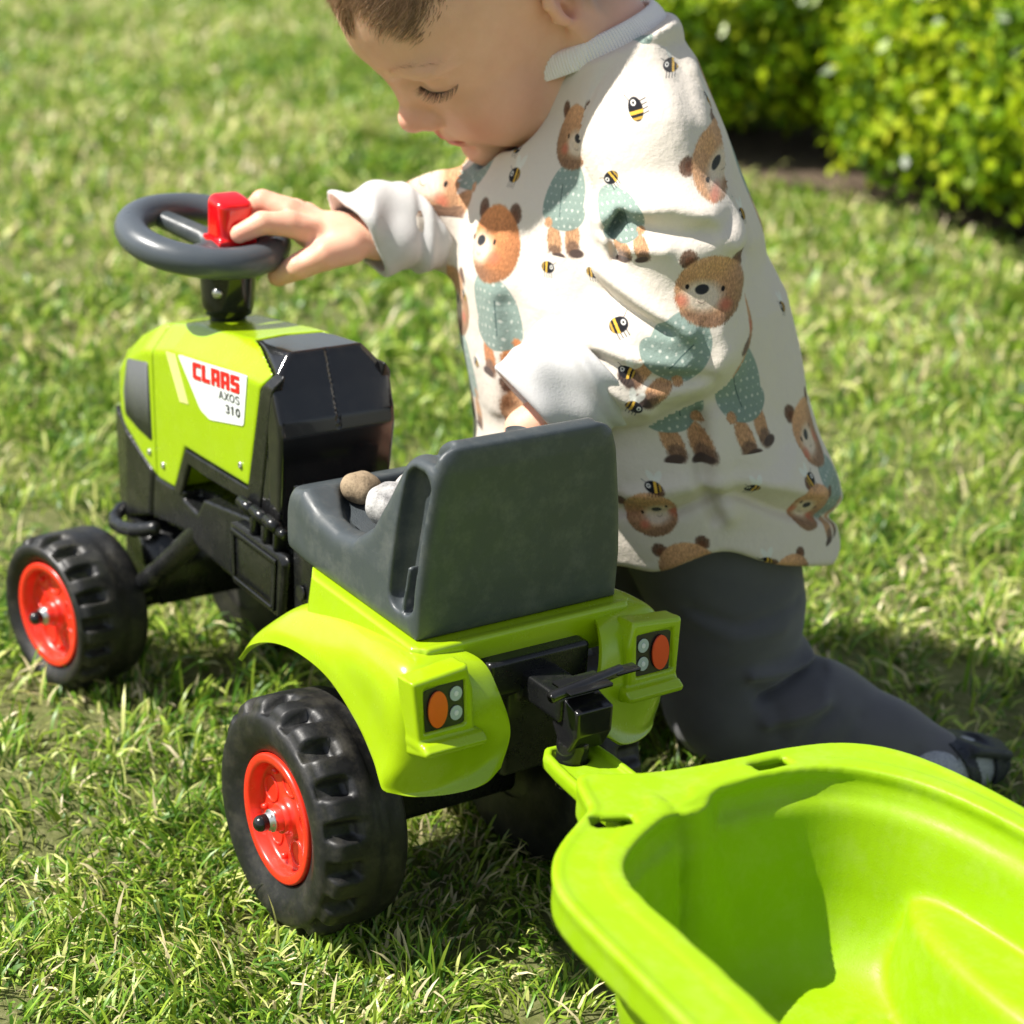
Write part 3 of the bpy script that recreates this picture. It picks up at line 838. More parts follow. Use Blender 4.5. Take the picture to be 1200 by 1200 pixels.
world_part('seat_collar', sdf_mesh('seat_collar', saddle_fn, (-.125, -.100, .215), (.070, .100, .275), .0020), MAT['lime'], tractor)
# light pods on the wings
def pod(s):
    C0 = Vector((-.1455, s * .0880, .2365))
    # local axes: the lens plane looks back and slightly up
    nrm = Vector((-1, 0, .10)).normalized(); up = Vector((.10, 0, 1)).normalized(); lf = Vector((0, 1, 0))
    Rm = np.array([list(lf), list(up), list(nrm)]).T      # columns: width, height, out
    c = np.array(C0)
    def fn(P):
        q = (P - c) @ Rm / .86
        q[:, 0] *= s
        a, b, o = q.T
        box = s_poly(np.stack([a, b], 1), [(-.0270, -.0240), (.0250, -.0290), (.0300, .0260), (-.0210, .0310), (-.0260, .010)])
        d = smax(box, np.abs(o + .0115) - .0125, .004)
        lens = np.maximum(s_box(np.stack([a, b, o], 1), (.001, .001, .0), (.0190, .0185, .0022), .001), 0 * a - 1)
        d = smax(d, -lens, .0015)
        # sill: a shelf under the lens running out like a lip
        sill = s_poly(np.stack([o, b], 1), [(-.03, -.0230), (.006, -.0250), (.0125, -.0300), (.0105, -.0345), (-.03, -.0430)])
        sill = smax(sill, np.abs(a + .004) - .0290, .004)
        return smin(d, sill, .003) * .86
    lo = np.array(C0) - np.array([.045, .045, .055]); hi = np.array(C0) + np.array([.055, .045, .045])
    p = world_part('light_pod', sdf_mesh('light_pod', fn, lo, hi, .0015), MAT['lime'], WINGS[s])
    def plate(name, pts, off, th, mat, parent, bev=.0):
        bm = NB()
        A = [bm.verts.new(C0 + lf * (s * a) + up * b + nrm * off) for a, b in pts]; B_ = [bm.verts.new(C0 + lf * (s * a) + up * b + nrm * (off - th)) for a, b in pts]
        bm.faces.new(A); bm.faces.new(B_[::-1])
        for i in range(len(A)): bm.faces.new((A[i], B_[i], B_[(i + 1) % len(A)], A[(i + 1) % len(A)]))
        return part(name, bm, mat, parent, bev, 2)
    return plate, p
MAT['lightbase'] = plastic('dark_print_base', (.018, .019, .016), .3, .1)
for s in (1, -1):
    plate, p = pod(s)
    tl = plate('tail_light', rounded([(-.0155, -.0145), (.0150, -.0170), (.0165, .0145), (-.0150, .0175)], .0028), -.0010, .0014, MAT['lightbase'], WINGS[s])
    plate('indicator', [(.0062 + .0075 * math.cos(t), .0000 + .0130 * math.sin(t)) for t in [2 * math.pi * k / 28 for k in range(28)]], .0012, .0022, MAT['orange'] if s > 0 else MAT['amber'], tl, .0008)
    for b in (.0078, -.0060):
        lp = plate('lamp_print', [(-.0088 + .0048 * math.cos(t), b + .0052 * math.sin(t)) for t in [2 * math.pi * k / 22 for k in range(22)]], -.0001, .0008, MAT['lamp'], tl)
        plate('lamp_centre', [(-.0088 + .0017 * math.cos(t), b + .0019 * math.sin(t)) for t in [2 * math.pi * k / 12 for k in range(12)]], .0003, .0006, MAT['white'], tl)

# ---------------- hitch
def hitch_fn(P):
    x, y, z = P.T
    d = s_box(P, (-.135, 0, .2290), (.040, .0150, .0100), .003)
    d = smin(d, s_box(P, (-.116, 0, .193), (.012, .026, .036), .004), .006)
    return d
hb = world_part('hitch_bracket', sdf_mesh('hitch_bracket', hitch_fn, (-.185, -.036, .155), (-.085, .036, .262), .0018), MAT['black'], tractor)
def latch_fn(P):
    q = P - np.array([-.1760, -.0040, .2220])
    d = smax(s_poly(q[:, [0, 2]], [(-.0150, .0110), (.0100, .0170), (.0140, -.0080), (.0020, -.0240), (-.0070, -.0230), (-.0150, -.0080)]), np.abs(q[:, 1]) - .0155, .0025)
    return d
world_part('hitch_latch', sdf_mesh('hitch_latch', latch_fn, (-.2, -.03, .19), (-.15, .02, .248), .0012), MAT['gloss_black'], tractor)
bm = NB(); add_tube(bm, (-.1790, .0260, .2440), (-.1740, -.0360, .2480), .0042, n=14)
add_box(bm, (-.187, -.0200, .2450), (-.165, .0150, .2475)); add_box(bm, (-.179, -.050, .2466), (-.169, -.030, .2486))
part('latch_lever', bm, MAT['gloss_black'], tractor, .0010, 2)
bm = NB(); add_lathe(bm, [(0, 0), (0, .0105), (.034, .0115), (.034, 0)], (-.1760, .002, .170), (0, 0, 1), 24)
part('hitch_pin', bm, MAT['gloss_black'], tractor, .001, 2)
# ================================================================ TRAILER
TY = math.radians(5.0)
TE = np.array([-math.cos(TY), math.sin(TY)]); TL = np.array([math.sin(TY), math.cos(TY)])
trailer = empty('toy_trailer', (-.18, 0, 0), 'bright lime plastic toy trailer tub hitched behind the tractor', 'toy trailer')
T_OUT = [(.1120, .0600), (.0980, .0565), (.0760, .0500), (.0720, .0400), (.0800, .0280), (.0900, .0000), (.0940, -.0290), (.0960, -.067), (.097, -.100), (.104, -.138), (.124, -.166), (.160, -.183), (.227, -.195), (.33, -.203), (.47, -.200), (.535, -.180), (.572, -.12), (.582, -.03),
         (.570, .06), (.53, .115), (.46, .133), (.322, .131), (.263, .130), (.205, .130), (.178, .1255), (.155, .113), (.138, .096), (.122, .074)]
T_IN = [(.1180, .0120), (.1330, .0060), (.1240, -.0140), (.1190, -.040), (.1190, -.075), (.126, -.110), (.144, -.136), (.178, -.160), (.239, -.176), (.33, -.182), (.46, -.176), (.51, -.155), (.54, -.10), (.546, -.03),
        (.535, .045), (.50, .085), (.44, .092), (.342, .0875), (.265, .0875), (.215, .0890), (.190, .0865), (.170, .0760), (.152, .052), (.1400, .030), (.1330, .0160)]
ZR = .2250
def smooth_loop(P, n=3):
    P = np.asarray(P, float)
    for _ in range(n):       # corner cutting
        Q = np.roll(P, -1, 0); P = np.stack([.75 * P + .25 * Q, .25 * P + .75 * Q], 1).reshape(-1, 2)
    return P
T_OUT, T_IN = smooth_loop(T_OUT, 2), smooth_loop(T_IN, 2)
def t_loc(P):
    w = P[:, :2] - np.array([-.18, 0.0]); return np.stack([w @ TE, w @ TL], 1)
def tub_fn(P):
    Q = t_loc(P); z = P[:, 2]
    a, b = Q.T
    do = s_poly(Q, T_OUT); di = s_poly(Q, T_IN)
    depth = np.clip(ZR - z, 0, .2)
    # the rim sags a little at the front and swells along the far side
    zr = ZR
    side = sstep(b, -.03, .05)
    tap = .006 + depth * (.15 - .09 * side) + .010 * sstep(depth, .08, .15)
    floor = .092
    E3 = np.stack([a, b, z], 1)
    def cav(off):
        i_ = smax(di + tap * sstep(depth, .002, .03) - off, floor - off - z, .030)
        led = smax(di + .004 - off, (ZR - .020 - off) - z, .006)
        i_ = smin(i_, led, .004)
        eq = (np.sqrt(((a - .305) / .132) ** 2 + ((b + .152) / .052) ** 2) - 1) * .052; ar = smax(eq + (z - .09) * .10, z - .156 - .10 * (b + .158), .012); ar2 = s_ell(E3, (.360, .120, .080), (.098, .040, .060))
        fo = s_cap(E3, (.118, .004, .232), (.130, -.030, .075), .022, .010)
        return smax(smax(smax(i_, -ar - off, .005), -ar2 - off, .010), -fo - off, .012)
    inner = cav(0.0)
    shell = smax(cav(.0085), -inner, .0015)
    shell = np.maximum(shell, z - ZR + .0002)
    # flange with turned-down lip
    fl = smax(smax(do, -(di + .0015), .004), np.abs(z - (ZR - .0020)) - .0028, .004)
    lip = smax(smax(do, -(do + .0040), .002), np.abs(z - (ZR - .0125)) - .0135, .003)
    d = smin(smin(shell, fl, .006), lip, .004)
    # slots in the front corners
    for (sa_, sb_, an) in ((.1300, .0560, 0.35), (.1105, -.0780, 0.05)):
        ca, sn = math.cos(an), math.sin(an)
        u = (a - sa_) * sn * 1.0 - (b - sb_) * ca; v = (a - sa_) * ca + (b - sb_) * sn
        sl = np.maximum(s_box(np.stack([u, v, 0 * u], 1), (0, 0, 0), (.0135, .0062, 1), .0020), (ZR - .012) - z)
        d = smax(d, -sl, .0015)
    # raised line of a panel moulded in the floor
    pq = s_poly(Q, [(.215, -.092), (.222, -.106), (.290, -.106), (.297, -.092), (.290, -.070), (.222, -.070)])
    d = d + .0016 * np.exp(-(pq / .0016) ** 2) * (z < .105)
    return d
world_part('tub', sdf_mesh('tub', tub_fn, (-.80, -.24, .055), (-.255, .225, .235), .0030, slack=2.2), MAT['lime_matt'], trailer)
def tongue_fn(P):
    Q = t_loc(P); a, b = Q.T; z = P[:, 2]
    d2 = s_poly(Q, [(-.02, -.0150), (-.02, .0150), (-.010, .0220), (.010, .024), (.075, .026), (.105, .028), (.105, -.028), (.075, -.026), (.010, -.024), (-.010, -.0220)]) 
    zc = np.interp(a, [-.03, .06, .10, .14], [.1880, .1890, .1930, .1960])
    d = smax(d2, np.abs(z - zc) - .0065, .005)
    top = smax(d2 + .006, np.abs(z - zc - .006) - .003, .002)
    hole = s_cap(P, (-.1770, .002, .15), (-.1770, .002, .25), .0118, .0118)
    return smax(smax(d, -top, .002), -hole, .002)
world_part('tow_bar', sdf_mesh('tow_bar', tongue_fn, (-.32, -.05, .17), (-.145, .06, .225), .0018), MAT['lime_matt'], trailer)
for s, bb in ((1, .100), (-1, -.165)):
    w = bpy.data.objects.new('trailer_wheel', None); COL.objects.link(w); w.parent = trailer; w.empty_display_size = .02
    a = .300; p = TE * a + TL * (bb - .0)
    w.location = (p[0], p[1], .0727); w.rotation_euler = (0, 0, -TY + (0 if s > 0 else math.pi)); w.scale = (1, .45, 1)
    link('tyre', TF, MAT['tyre'], w); link('rim', RM, MAT['red'], w)
bm = NB(); add_tube(bm, (*( np.array([-.18, 0]) + TE * .30 + TL * .12), .0727), (*(np.array([-.18, 0]) + TE * .30 - TL * .19), .0727), .006, n=12)
part('axle', bm, MAT['zinc'], trailer)
# ================================================================ HEDGE OF BOX SHRUBS
m, nt, b = nodes('box_leaf')
at = nt.nodes.new('ShaderNodeAttribute'); at.attribute_name = 'tone'
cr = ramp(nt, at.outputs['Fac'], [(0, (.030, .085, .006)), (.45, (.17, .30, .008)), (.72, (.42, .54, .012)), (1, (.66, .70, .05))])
nt.links.new(cr.outputs[0], b.inputs['Base Color']); setin(b, Roughness=.30); b.inputs['Specular IOR Level'].default_value = .35
tr = nt.nodes.new('ShaderNodeBsdfTranslucent'); nt.links.new(cr.outputs[0], tr.inputs[0])
ms = nt.nodes.new('ShaderNodeMixShader'); ms.inputs[0].default_value = .45
out = nt.nodes['Material Output']; nt.links.new(b.outputs[0], ms.inputs[1]); nt.links.new(tr.outputs[0], ms.inputs[2]); nt.links.new(ms.outputs[0], out.inputs['Surface'])
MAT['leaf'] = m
MAT['twig'] = plastic('twig_bark', (.05, .035, .022), .9, .3)
def shrub(x, y, rx, ry, h, seed, label, n=22000, lf=.0150):
    rg = np.random.default_rng(seed)
    root = empty('box_shrub', (x, y, 0), label, 'shrub', group='box shrubs in the bed')
    # leafy clusters make the outline uneven: leaves gather round many shoot ends
    nc = 420
    u = rg.normal(size=(nc, 3)); u /= vlen(u)[:, None]; u[:, 2] = np.abs(u[:, 2]) * 1.25 - .50; u /= vlen(u)[:, None]
    bulge = 1 + .10 * np.sin(u[:, 0] * 5 + seed) * np.sin(u[:, 1] * 6 + 2 * seed) + .06 * rg.normal(size=nc)
    cen = u * np.array([rx, ry, h * .56]) * bulge[:, None] * rg.uniform(.74, 1.0, nc)[:, None] ** .5 + np.array([0, 0, h * .46])
    cen = cen[cen[:, 2] > .03]; nc = len(cen); outd = (cen - np.array([0, 0, h * .4])); outd /= vlen(outd)[:, None]
    ci = rg.integers(0, nc, n); C_ = cen[ci]; O_ = outd[ci]
    p = C_ + rg.normal(size=(n, 3)) * .030 + O_ * rg.uniform(-.05, .035, n)[:, None]
    nrm = O_ + rg.normal(size=(n, 3)) * .65 + np.array([0, 0, .35]); nrm /= vlen(nrm)[:, None]
    t = np.cross(nrm, rg.normal(size=(n, 3))); t /= vlen(t)[:, None]; bi = np.cross(nrm, t)
    L_ = lf * rg.uniform(.7, 1.35, n)[:, None]; W_ = L_ * .55
    V = np.stack([p - t * L_, p + bi * W_ - t * L_ * .1, p + t * L_ + nrm * L_ * .15, p - bi * W_ - t * L_ * .1], 1)
    mid = p + nrm * -L_ * .18
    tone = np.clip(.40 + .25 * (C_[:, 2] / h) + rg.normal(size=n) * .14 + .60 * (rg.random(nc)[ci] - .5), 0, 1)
    F = np.arange(n * 4).reshape(n, 4)
    me = npmesh('foliage', V.reshape(-1, 3), F, smooth=False)
    a = me.attributes.new('tone', 'FLOAT', 'POINT'); a.data.foreach_set('value', np.repeat(tone, 4).astype(np.float32))
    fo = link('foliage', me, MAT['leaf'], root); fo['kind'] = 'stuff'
    # stems
    Vb, Fb = [], []
    for i in range(0, nc, 4):
        a0 = np.array([rg.normal() * .03, rg.normal() * .03, 0.0]); e = cen[i] * .97; md = (a0 + e) / 2 + np.array([0, 0, .05]) + rg.normal(size=3) * .02
        prev = None
        for k, (q, r) in enumerate(((a0, .007), (md, .004), (e, .0012))):
            base = len(Vb)
            for j in range(4): Vb.append(q + r * np.array([math.cos(j * 1.57), math.sin(j * 1.57), 0]))
            if prev is not None:
                for j in range(4): Fb.append((prev + j, prev + (j + 1) % 4, base + (j + 1) % 4, base + j))
            prev = base
    st = link('stems', pymesh('stems', Vb, Fb, False), MAT['twig'], root); st['kind'] = 'stuff'
    # shaded heart of the shrub
    return root
shrub(2.34, -2.22, .37, .40, .60, 11, 'rounded bright green box shrub left of the dark gap in the hedge', 28000)
shrub(1.56, -2.36, .33, .36, .52, 16, 'leafy box shrub just right of the dark gap in the hedge', 21000, .0150)
shrub(1.22, -2.36, .34, .40, .54, 13, 'nearest box shrub at the right edge with leafy low skirts', 23000, .0150)
shrub(2.02, -2.52, .30, .34, .46, 17, 'box shrub standing back in the dark gap of the hedge', 12000)
shrub(2.75, -2.85, .40, .40, .55, 12, 'box shrub at the top centre far behind the rounded one', 16000)
shrub(.72, -2.80, .36, .34, .50, 15, 'box shrub just beyond the right edge beside the nearest one', 12000)
# ================================================================ LAWN GRASS (one object, nobody could count it)
m, nt, b = nodes('grass_blade')
at = nt.nodes.new('ShaderNodeAttribute'); at.attribute_name = 'tint'
nt.links.new(at.outputs['Color'], b.inputs['Base Color']); setin(b, Roughness=.42); b.inputs['Specular IOR Level'].default_value = .5
tr = nt.nodes.new('ShaderNodeBsdfTranslucent'); nt.links.new(at.outputs['Color'], tr.inputs[0])
ms = nt.nodes.new('ShaderNodeMixShader'); ms.inputs[0].default_value = .35
nt.links.new(b.outputs[0], ms.inputs[1]); nt.links.new(tr.outputs[0], ms.inputs[2]); nt.links.new(ms.outputs[0], nt.nodes['Material Output'].inputs['Surface'])
MAT['grass'] = m
def vnoise(x, y, s, seed=0):
    """smooth value noise"""
    rg = np.random.default_rng(seed); T = rg.random((64, 64)); x = x * s; y = y * s
    xi, yi = np.floor(x).astype(int), np.floor(y).astype(int); fx, fy = x - xi, y - yi
    fx = fx * fx * (3 - 2 * fx); fy = fy * fy * (3 - 2 * fy)
    g = lambda a, b_: T[a % 64, b_ % 64]
    return (g(xi, yi) * (1 - fx) + g(xi + 1, yi) * fx) * (1 - fy) + (g(xi, yi + 1) * (1 - fx) + g(xi + 1, yi + 1) * fx) * fy
def in_view(x, y, mx=.12):
    P = np.stack([x, y, np.zeros_like(x)], 1) - CAM; z = P @ _fw
    u = (P @ _r2) / z * 2355.956 / 600; v = (P @ _u2) / z * 2355.956 / 600
    return (z > .1) & (np.abs(u) < 1 + mx) & (np.abs(v) < 1 + mx), z
def wheel_block(x, y):
    """true where something stands on the ground"""
    b_ = np.zeros(len(x), bool)
    for (cx, cy, a, R) in ((0, .105, 0, .09), (0, -.105, 0, .09), (.4466, .10, .16, .0727), (.4466, -.10, 0, .0727)):
        u = (x - cx) * math.cos(a) + (y - cy) * math.sin(a); v = -(x - cx) * math.sin(a) + (y - cy) * math.cos(a)
        b_ |= (np.abs(u) < R * .28) & (np.abs(v) < .036)
    # knees and shins of the child
    ca_, sa_ = math.cos(CHA_), math.sin(CHA_)
    f = (x - .09) * ca_ + (y + .375) * sa_; l = -(x - .09) * sa_ + (y + .375) * ca_
    def seg(a, b2, r):
        a, b2 = np.array(a), np.array(b2); e = b2 - a; t = np.clip(((f - a[0]) * e[0] + (l - a[1]) * e[1]) / (e @ e), 0, 1)
        return np.hypot(f - a[0] - t * e[0], l - a[1] - t * e[1]) < r
    b_ |= seg((.02, .07), (-.16, .115), .034); b_ |= seg((.10, -.058), (-.06, -.015), .034)
    return b_
CHA_ = math.atan2(.815, .58)
def blades(n, xr, yr, zmin, zmax, wid, hgt, seed, lean=1.0, outside=False, shift=0.0):
    rg = np.random.default_rng(seed)
    x = rg.uniform(*xr, n); y = rg.uniform(*yr, n)
    ok, z = in_view(x, y, .22); ok2, z = in_view(x, y, .75); ok = (ok | (ok2 & (rg.random(n) < .30))) if not outside else ~ok2
    if outside: z = np.full(len(x), 1.0)
    ok &= (z >= zmin) & (z < zmax); x, y, z = x[ok], y[ok], z[ok]
    # thin in worn spots, thick in tufts
    dn = .55 * vnoise(x, y, 5, 1) + .45 * vnoise(x, y, 17, 2)
    k = rg.random(len(x)) < np.clip(.15 + 1.5 * (dn - .22), .10, 1)
    k &= ~wheel_block(x, y)
    bx = np.array(BED); ins = s_poly(np.stack([x, y], 1), bx); k &= ins > rg.uniform(-.03, .04, len(x))
    x, y, z = x[k], y[k], z[k]; n = len(x)
    tuft = vnoise(x, y, 26, 3); big = vnoise(x, y, 2.2, 4); mid = vnoise(x, y, 7, 9)
    h = hgt * (.45 + .9 * tuft) * rg.uniform(.45, 1.35, n) * np.where(rg.random(n) < .05, 1.5, 1)
    w = wid * rg.uniform(.55, 1.3, n)
    dirn = 2 * math.pi * vnoise(x, y, 9, 5) * 2.2 + rg.normal(size=n) * 1.1
    th = np.clip(rg.normal(.95, .38, n), .1, 1.50) * lean
    d0 = np.stack([np.cos(dirn) * np.sin(th * .55), np.sin(dirn) * np.sin(th * .55), np.cos(th * .55)], 1)
    d1 = np.stack([np.cos(dirn) * np.sin(th * 1.15), np.sin(dirn) * np.sin(th * 1.15), np.cos(th * 1.15)], 1)
    d2 = np.stack([np.cos(dirn) * np.sin(np.minimum(th * 1.6, 2.0)), np.sin(dirn) * np.sin(np.minimum(th * 1.6, 2.0)), np.cos(np.minimum(th * 1.6, 2.0))], 1)
    face = dirn + math.pi / 2 + rg.normal(size=n) * .9
    s_ = np.stack([np.cos(face), np.sin(face), rg.normal(size=n) * .25], 1); s_ /= vlen(s_)[:, None]
    p0 = np.stack([x, y, ground_z(x, y) - .002 + rg.random(n) * .006], 1)
    p1 = p0 + d0 * (h * .40)[:, None]; p2 = p1 + d1 * (h * .35)[:, None]; p3 = p2 + d2 * (h * .28)[:, None]
    for p in (p1, p2, p3): p[:, 2] = np.maximum(p[:, 2], .004 + .004 * rg.random(n))
    W = w[:, None] * s_
    V = np.stack([p0 - W * .8, p0 + W * .8, p1 - W, p1 + W, p2 - W * .75, p2 + W * .75, p3], 1)
    base = (np.arange(n) * 7)[:, None]
    F4 = np.concatenate([base + [0, 1, 3, 2], base + [2, 3, 5, 4]]); F3 = base + [4, 5, 6]
    # colour: fresh green, yellow green, straw
    g = np.array([[.060, .150, .012], [.150, .290, .022], [.340, .470, .050], [.62, .64, .21], [.72, .62, .37]])
    r = rg.random(n) + .35 * (big - .5) + .35 * (mid - .5) - .25 * (dn[k][:n] if False else 0)
    r = r + shift + .09 * sstep(z, 2.2, 3.4)
    cls = np.digitize(r, [.18, .48, .80, .94]); C = g[np.clip(cls, 0, 4)] * rg.uniform(.75, 1.25, n)[:, None]
    return V.reshape(-1, 3), F4, F3, np.repeat(C, 7, 0)
sets = [blades(200000, (-2.2, 5.0), (-4.0, 3.2), 0.2, 6.0, .0045, .034, 41, 1.0, outside=True),
        blades(18000, (-1.0, 1.7), (-1.3, 1.3), 0.5, 2.2, .0042, .013, 31, 1.25, shift=-.45),
        blades(580000, (-1.0, 1.7), (-1.3, 1.3), 0.5, 1.75, .0013, .028, 21, shift=-.07),
        blades(420000, (-.4, 3.0), (-2.4, 1.4), 1.75, 2.7, .0018, .036, 22),
        blades(620000, (.3, 7.5), (-4.2, 1.8), 2.7, 7.5, .0034, .040, 23)]
Vs, Fs4, Fs3, Cs, o_ = [], [], [], [], 0
for V, F4, F3, C in sets:
    Vs.append(V); Fs4.append(F4 + o_); Fs3.append(F3 + o_); Cs.append(C); o_ += len(V)
V, F4, F3, C = np.vstack(Vs), np.vstack(Fs4), np.vstack(Fs3), np.vstack(Cs)
me = bpy.data.meshes.new('grass')
me.vertices.add(len(V)); me.vertices.foreach_set('co', V.astype(np.float32).ravel())
li = np.concatenate([F4.ravel(), F3.ravel()]).astype(np.int32); me.loops.add(len(li)); me.loops.foreach_set('vertex_index', li)
tot = np.concatenate([np.full(len(F4), 4), np.full(len(F3), 3)]).astype(np.int32); me.polygons.add(len(tot))
me.polygons.foreach_set('loop_start', np.concatenate([[0], np.cumsum(tot)[:-1]]).astype(np.int32)); me.polygons.foreach_set('loop_total', tot)
me.polygons.foreach_set('use_smooth', np.ones(len(tot), bool)); me.update(calc_edges=True)
a = me.color_attributes.new('tint', 'FLOAT_COLOR', 'POINT'); a.data.foreach_set('color', np.c_[C, np.ones(len(C))].astype(np.float32).ravel())
print('grass blades', len(F3), 'tris', len(F3) * 5)
grass = tag(link('grass', me, MAT['grass']), 'short sunlit lawn grass with straw patches round the toy tractor', 'grass', kind='stuff')
# ================================================================ CHILD
# local frame of the figure: x the way the child faces, y to its left, z up
CH = (.09, -.375, 0.0); CHA = math.atan2(.815, .58)
person = empty('person', CH, 'small child in bear print sweatshirt kneeling beside the tractor, hand on its steering wheel', 'person', rz=CHA)
def child_part(name, me, mat, parent=None, mats=None):
    return link(name, me, mat, parent or person, mats=mats)
def rot3(yaw, pit, rol):
    cy, sy_, cp, sp, cr, sr = math.cos(yaw), math.sin(yaw), math.cos(pit), math.sin(pit), math.cos(rol), math.sin(rol)
    return np.array([[cy, -sy_, 0], [sy_, cy, 0], [0, 0, 1]]) @ np.array([[cp, 0, sp], [0, 1, 0], [-sp, 0, cp]]) @ np.array([[1, 0, 0], [0, cr, -sr], [0, sr, cr]])
HR = rot3(math.radians(28.7), math.radians(46.3), math.radians(-9.2)); HS = 1.26; HT = np.array([.2460, 0.0, .6447])
def head_local(P): return (P - HT) @ HR / HS
def head_world(q): return (np.asarray(q, float) * HS) @ HR.T + HT
def ym(P, s=1):
    q = P.copy(); q[:, 1] = np.abs(q[:, 1]); return q
def head_sdf(P):
    """skull and face, in metres of a real toddler's head; x to the nose, z to the crown, origin between the ears"""
    Q = ym(P)
    d = s_ell(P, (-.010, 0, .034), (.088, .0725, .080))
    d = smin(d, s_ell(P, (.036, 0, .036), (.049, .057, .052)), .025)
    d = smin(d, s_ell(P, (.032, 0, -.022), (.047, .052, .060)), .030)
    d = smin(d, s_ell(Q, (.0450, .0310, -.0375), (.0305, .0290, .0285)), .016)        # cheeks
    d = smin(d, s_ell(P, (.060, 0, -.042), (.0225, .026, .026)), .014)          # muzzle
    d = smin(d, s_ell(P, (.0640, 0, -.0755), (.0165, .0200, .0140)), .014)         # chin
    d = smin(d, s_ell(Q, (.020, .030, -.060), (.035, .022, .022)), .020)        # jaw
    d = smax(d, -s_ell(Q, (.0885, .0320, .0145), (.0150, .0185, .0110)), .014)     # eye sockets
    d = smin(d, s_ell(Q, (.0705, .0300, .0270), (.0100, .022, .0045)), .014)    # brow
    d = smin(d, s_ell(Q, (.0600, .0320, .0125), (.0165, .0165, .0135)), .004)   # lowered upper lid over the eyeball
    d = smin(d, s_chain(P, [(.0760, 0, .008), (.0815, 0, -.006), (.0885, 0, -.0180)], [.0070, .0070, .0085], .004), .010)
    d = smin(d, s_ell(P, (.0900, 0, -.0190), (.0098, .0098, .0088)), .006)      # nose tip
    d = smin(d, s_ell(Q, (.0830, .0105, -.0245), (.0085, .0060, .0062)), .005)
    d = smax(d, -s_ell(Q, (.0880, .0055, -.0300), (.0040, .0026, .0040)), .003)
    d = smax(d, -s_chain(P, [(.0880, 0, -.0320), (.0850, 0, -.0400)], [.0028, .0028], .001), .005)   # philtrum
    lip = lambda x: x
    d = smin(d, s_chain(Q, [(.0810, .000, -.0455), (.0790, .0070, -.0450), (.0710, .0190, -.0490)], [.0046, .0046, .0022], .003), .0045)
    d = smin(d, s_chain(Q, [(.0780, .000, -.0545), (.0760, .0080, -.0535), (.0705, .0175, -.0500)], [.0054, .0048, .0022], .003), .0045)
    d = smax(d, -s_chain(Q, [(.0860, .000, -.0497), (.0840, .0080, -.0490), (.0735, .0200, -.0500)], [.0016, .0014, .0014], .001), .0026)
    d = smax(d, -s_ell(P, (.0800, 0, -.0635), (.0080, .0120, .0035)), .007)
    return d
def ear_sdf(P):
    q = ym(P) - np.array([-.012, .0685, .000])
    # the ear stands off the head, leaning outward towards its back edge
    a = math.radians(-27); ca, sa_ = math.cos(a), math.sin(a)
    x = q[:, 0] * ca - q[:, 1] * sa_; y = q[:, 0] * sa_ + q[:, 1] * ca
    E = np.stack([x, y, q[:, 2]], 1)
    hx = [(.0105, .0020, .0030), (.0125, .0040, .0150), (.0060, .0060, .0260), (-.0050, .0075, .0285), (-.0140, .0085, .0210), (-.0165, .0080, .0080), (-.0140, .0070, -.0060), (-.0090, .0060, -.0160)]
    d = s_ell(E, (-.0040, .0030, .0040), (.0160, .0045, .0250))
    d = smin(d, s_ell(E, (-.0010, .0040, -.0190), (.0085, .0045, .0105)), .006)
    d = smax(d, -s_ell(E, (-.0010, .0095, .0050), (.0095, .0065, .0165)), .003)
    d = smin(d, s_chain(E, hx, [.0030, .0034, .0036, .0038, .0038, .0036, .0034, .0034], .002), .0030)
    d = smin(d, s_chain(E, [(-.0065, .0045, .0190), (-.0088, .0050, .0060), (-.0060, .0055, -.0060), (.0010, .0055, -.0100)], [.0026, .0030, .0030, .0028], .002), .0030)
    d = smin(d, s_cap(E, (.0100, .0010, .0010), (.0080, .0040, -.0040), .0035, .0030), .0030)
    d = smax(d, -s_ell(E, (.0030, .0035, -.0010), (.0040, .0060, .0060)), .002)
    return d
# joints
SH_L, EL_L, WR_L = (.100, .100, .535), (.082, .138, .405), (.194, .145, .325)
SH_R, EL_R, WR_R = (.195, -.105, .520), (.225, -.070, .425), (.330, -.004, .4375)
def fingers_R(P):
    d = s_ell(P, (.368, -.008, .4395), (.037, .0290, .0170))
    d = smin(d, s_cap(P, (.345, .004, .437), (.385, .000, .442), .0135, .0110), .010)
    ch = [([(.385, .012, .444), (.402, .017, .4500), (.424, .0260, .4520), (.4420, .0310, .4430)], [.0105, .0098, .0088, .0070]),
          ([(.385, -.002, .446), (.405, -.0035, .4550), (.4285, -.0080, .4620), (.4400, -.0110, .4500), (.4370, -.0120, .4380)], [.0105, .0100, .0092, .0084, .0070]),
          ([(.383, -.016, .444), (.402, -.0220, .4520), (.4260, -.0260, .4570), (.4380, -.0280, .4440), (.4340, -.0285, .4300)], [.0100, .0095, .0088, .0080, .0070]),
          ([(.378, -.026, .441), (.394, -.0370, .4470), (.4150, -.0420, .4500), (.4280, -.0440, .4380), (.4250, -.0440, .4250)], [.0092, .0086, .0080, .0073, .0064]),
          ([(.352, .012, .433), (.3720, .0230, .4280), (.3930, .0260, .4170), (.4110, .0190, .4060)], [.0140, .0125, .0100, .0082])]
    fs = None
    for pts, r in ch:
        f = s_chain(P, pts, [q * 1.10 for q in r], .002)
        d = smin(d, f, .0045)
    for k in ((.402, .017, .4560), (.405, -.0035, .4620)):
        d = d - .0010 * np.exp(-(vlen(P - np.array(k)) / .008) ** 2)
    d = smax(d, -s_cap(P, (.376, .026, .450), (.392, .036, .434), .004, .004), .010)
    return d
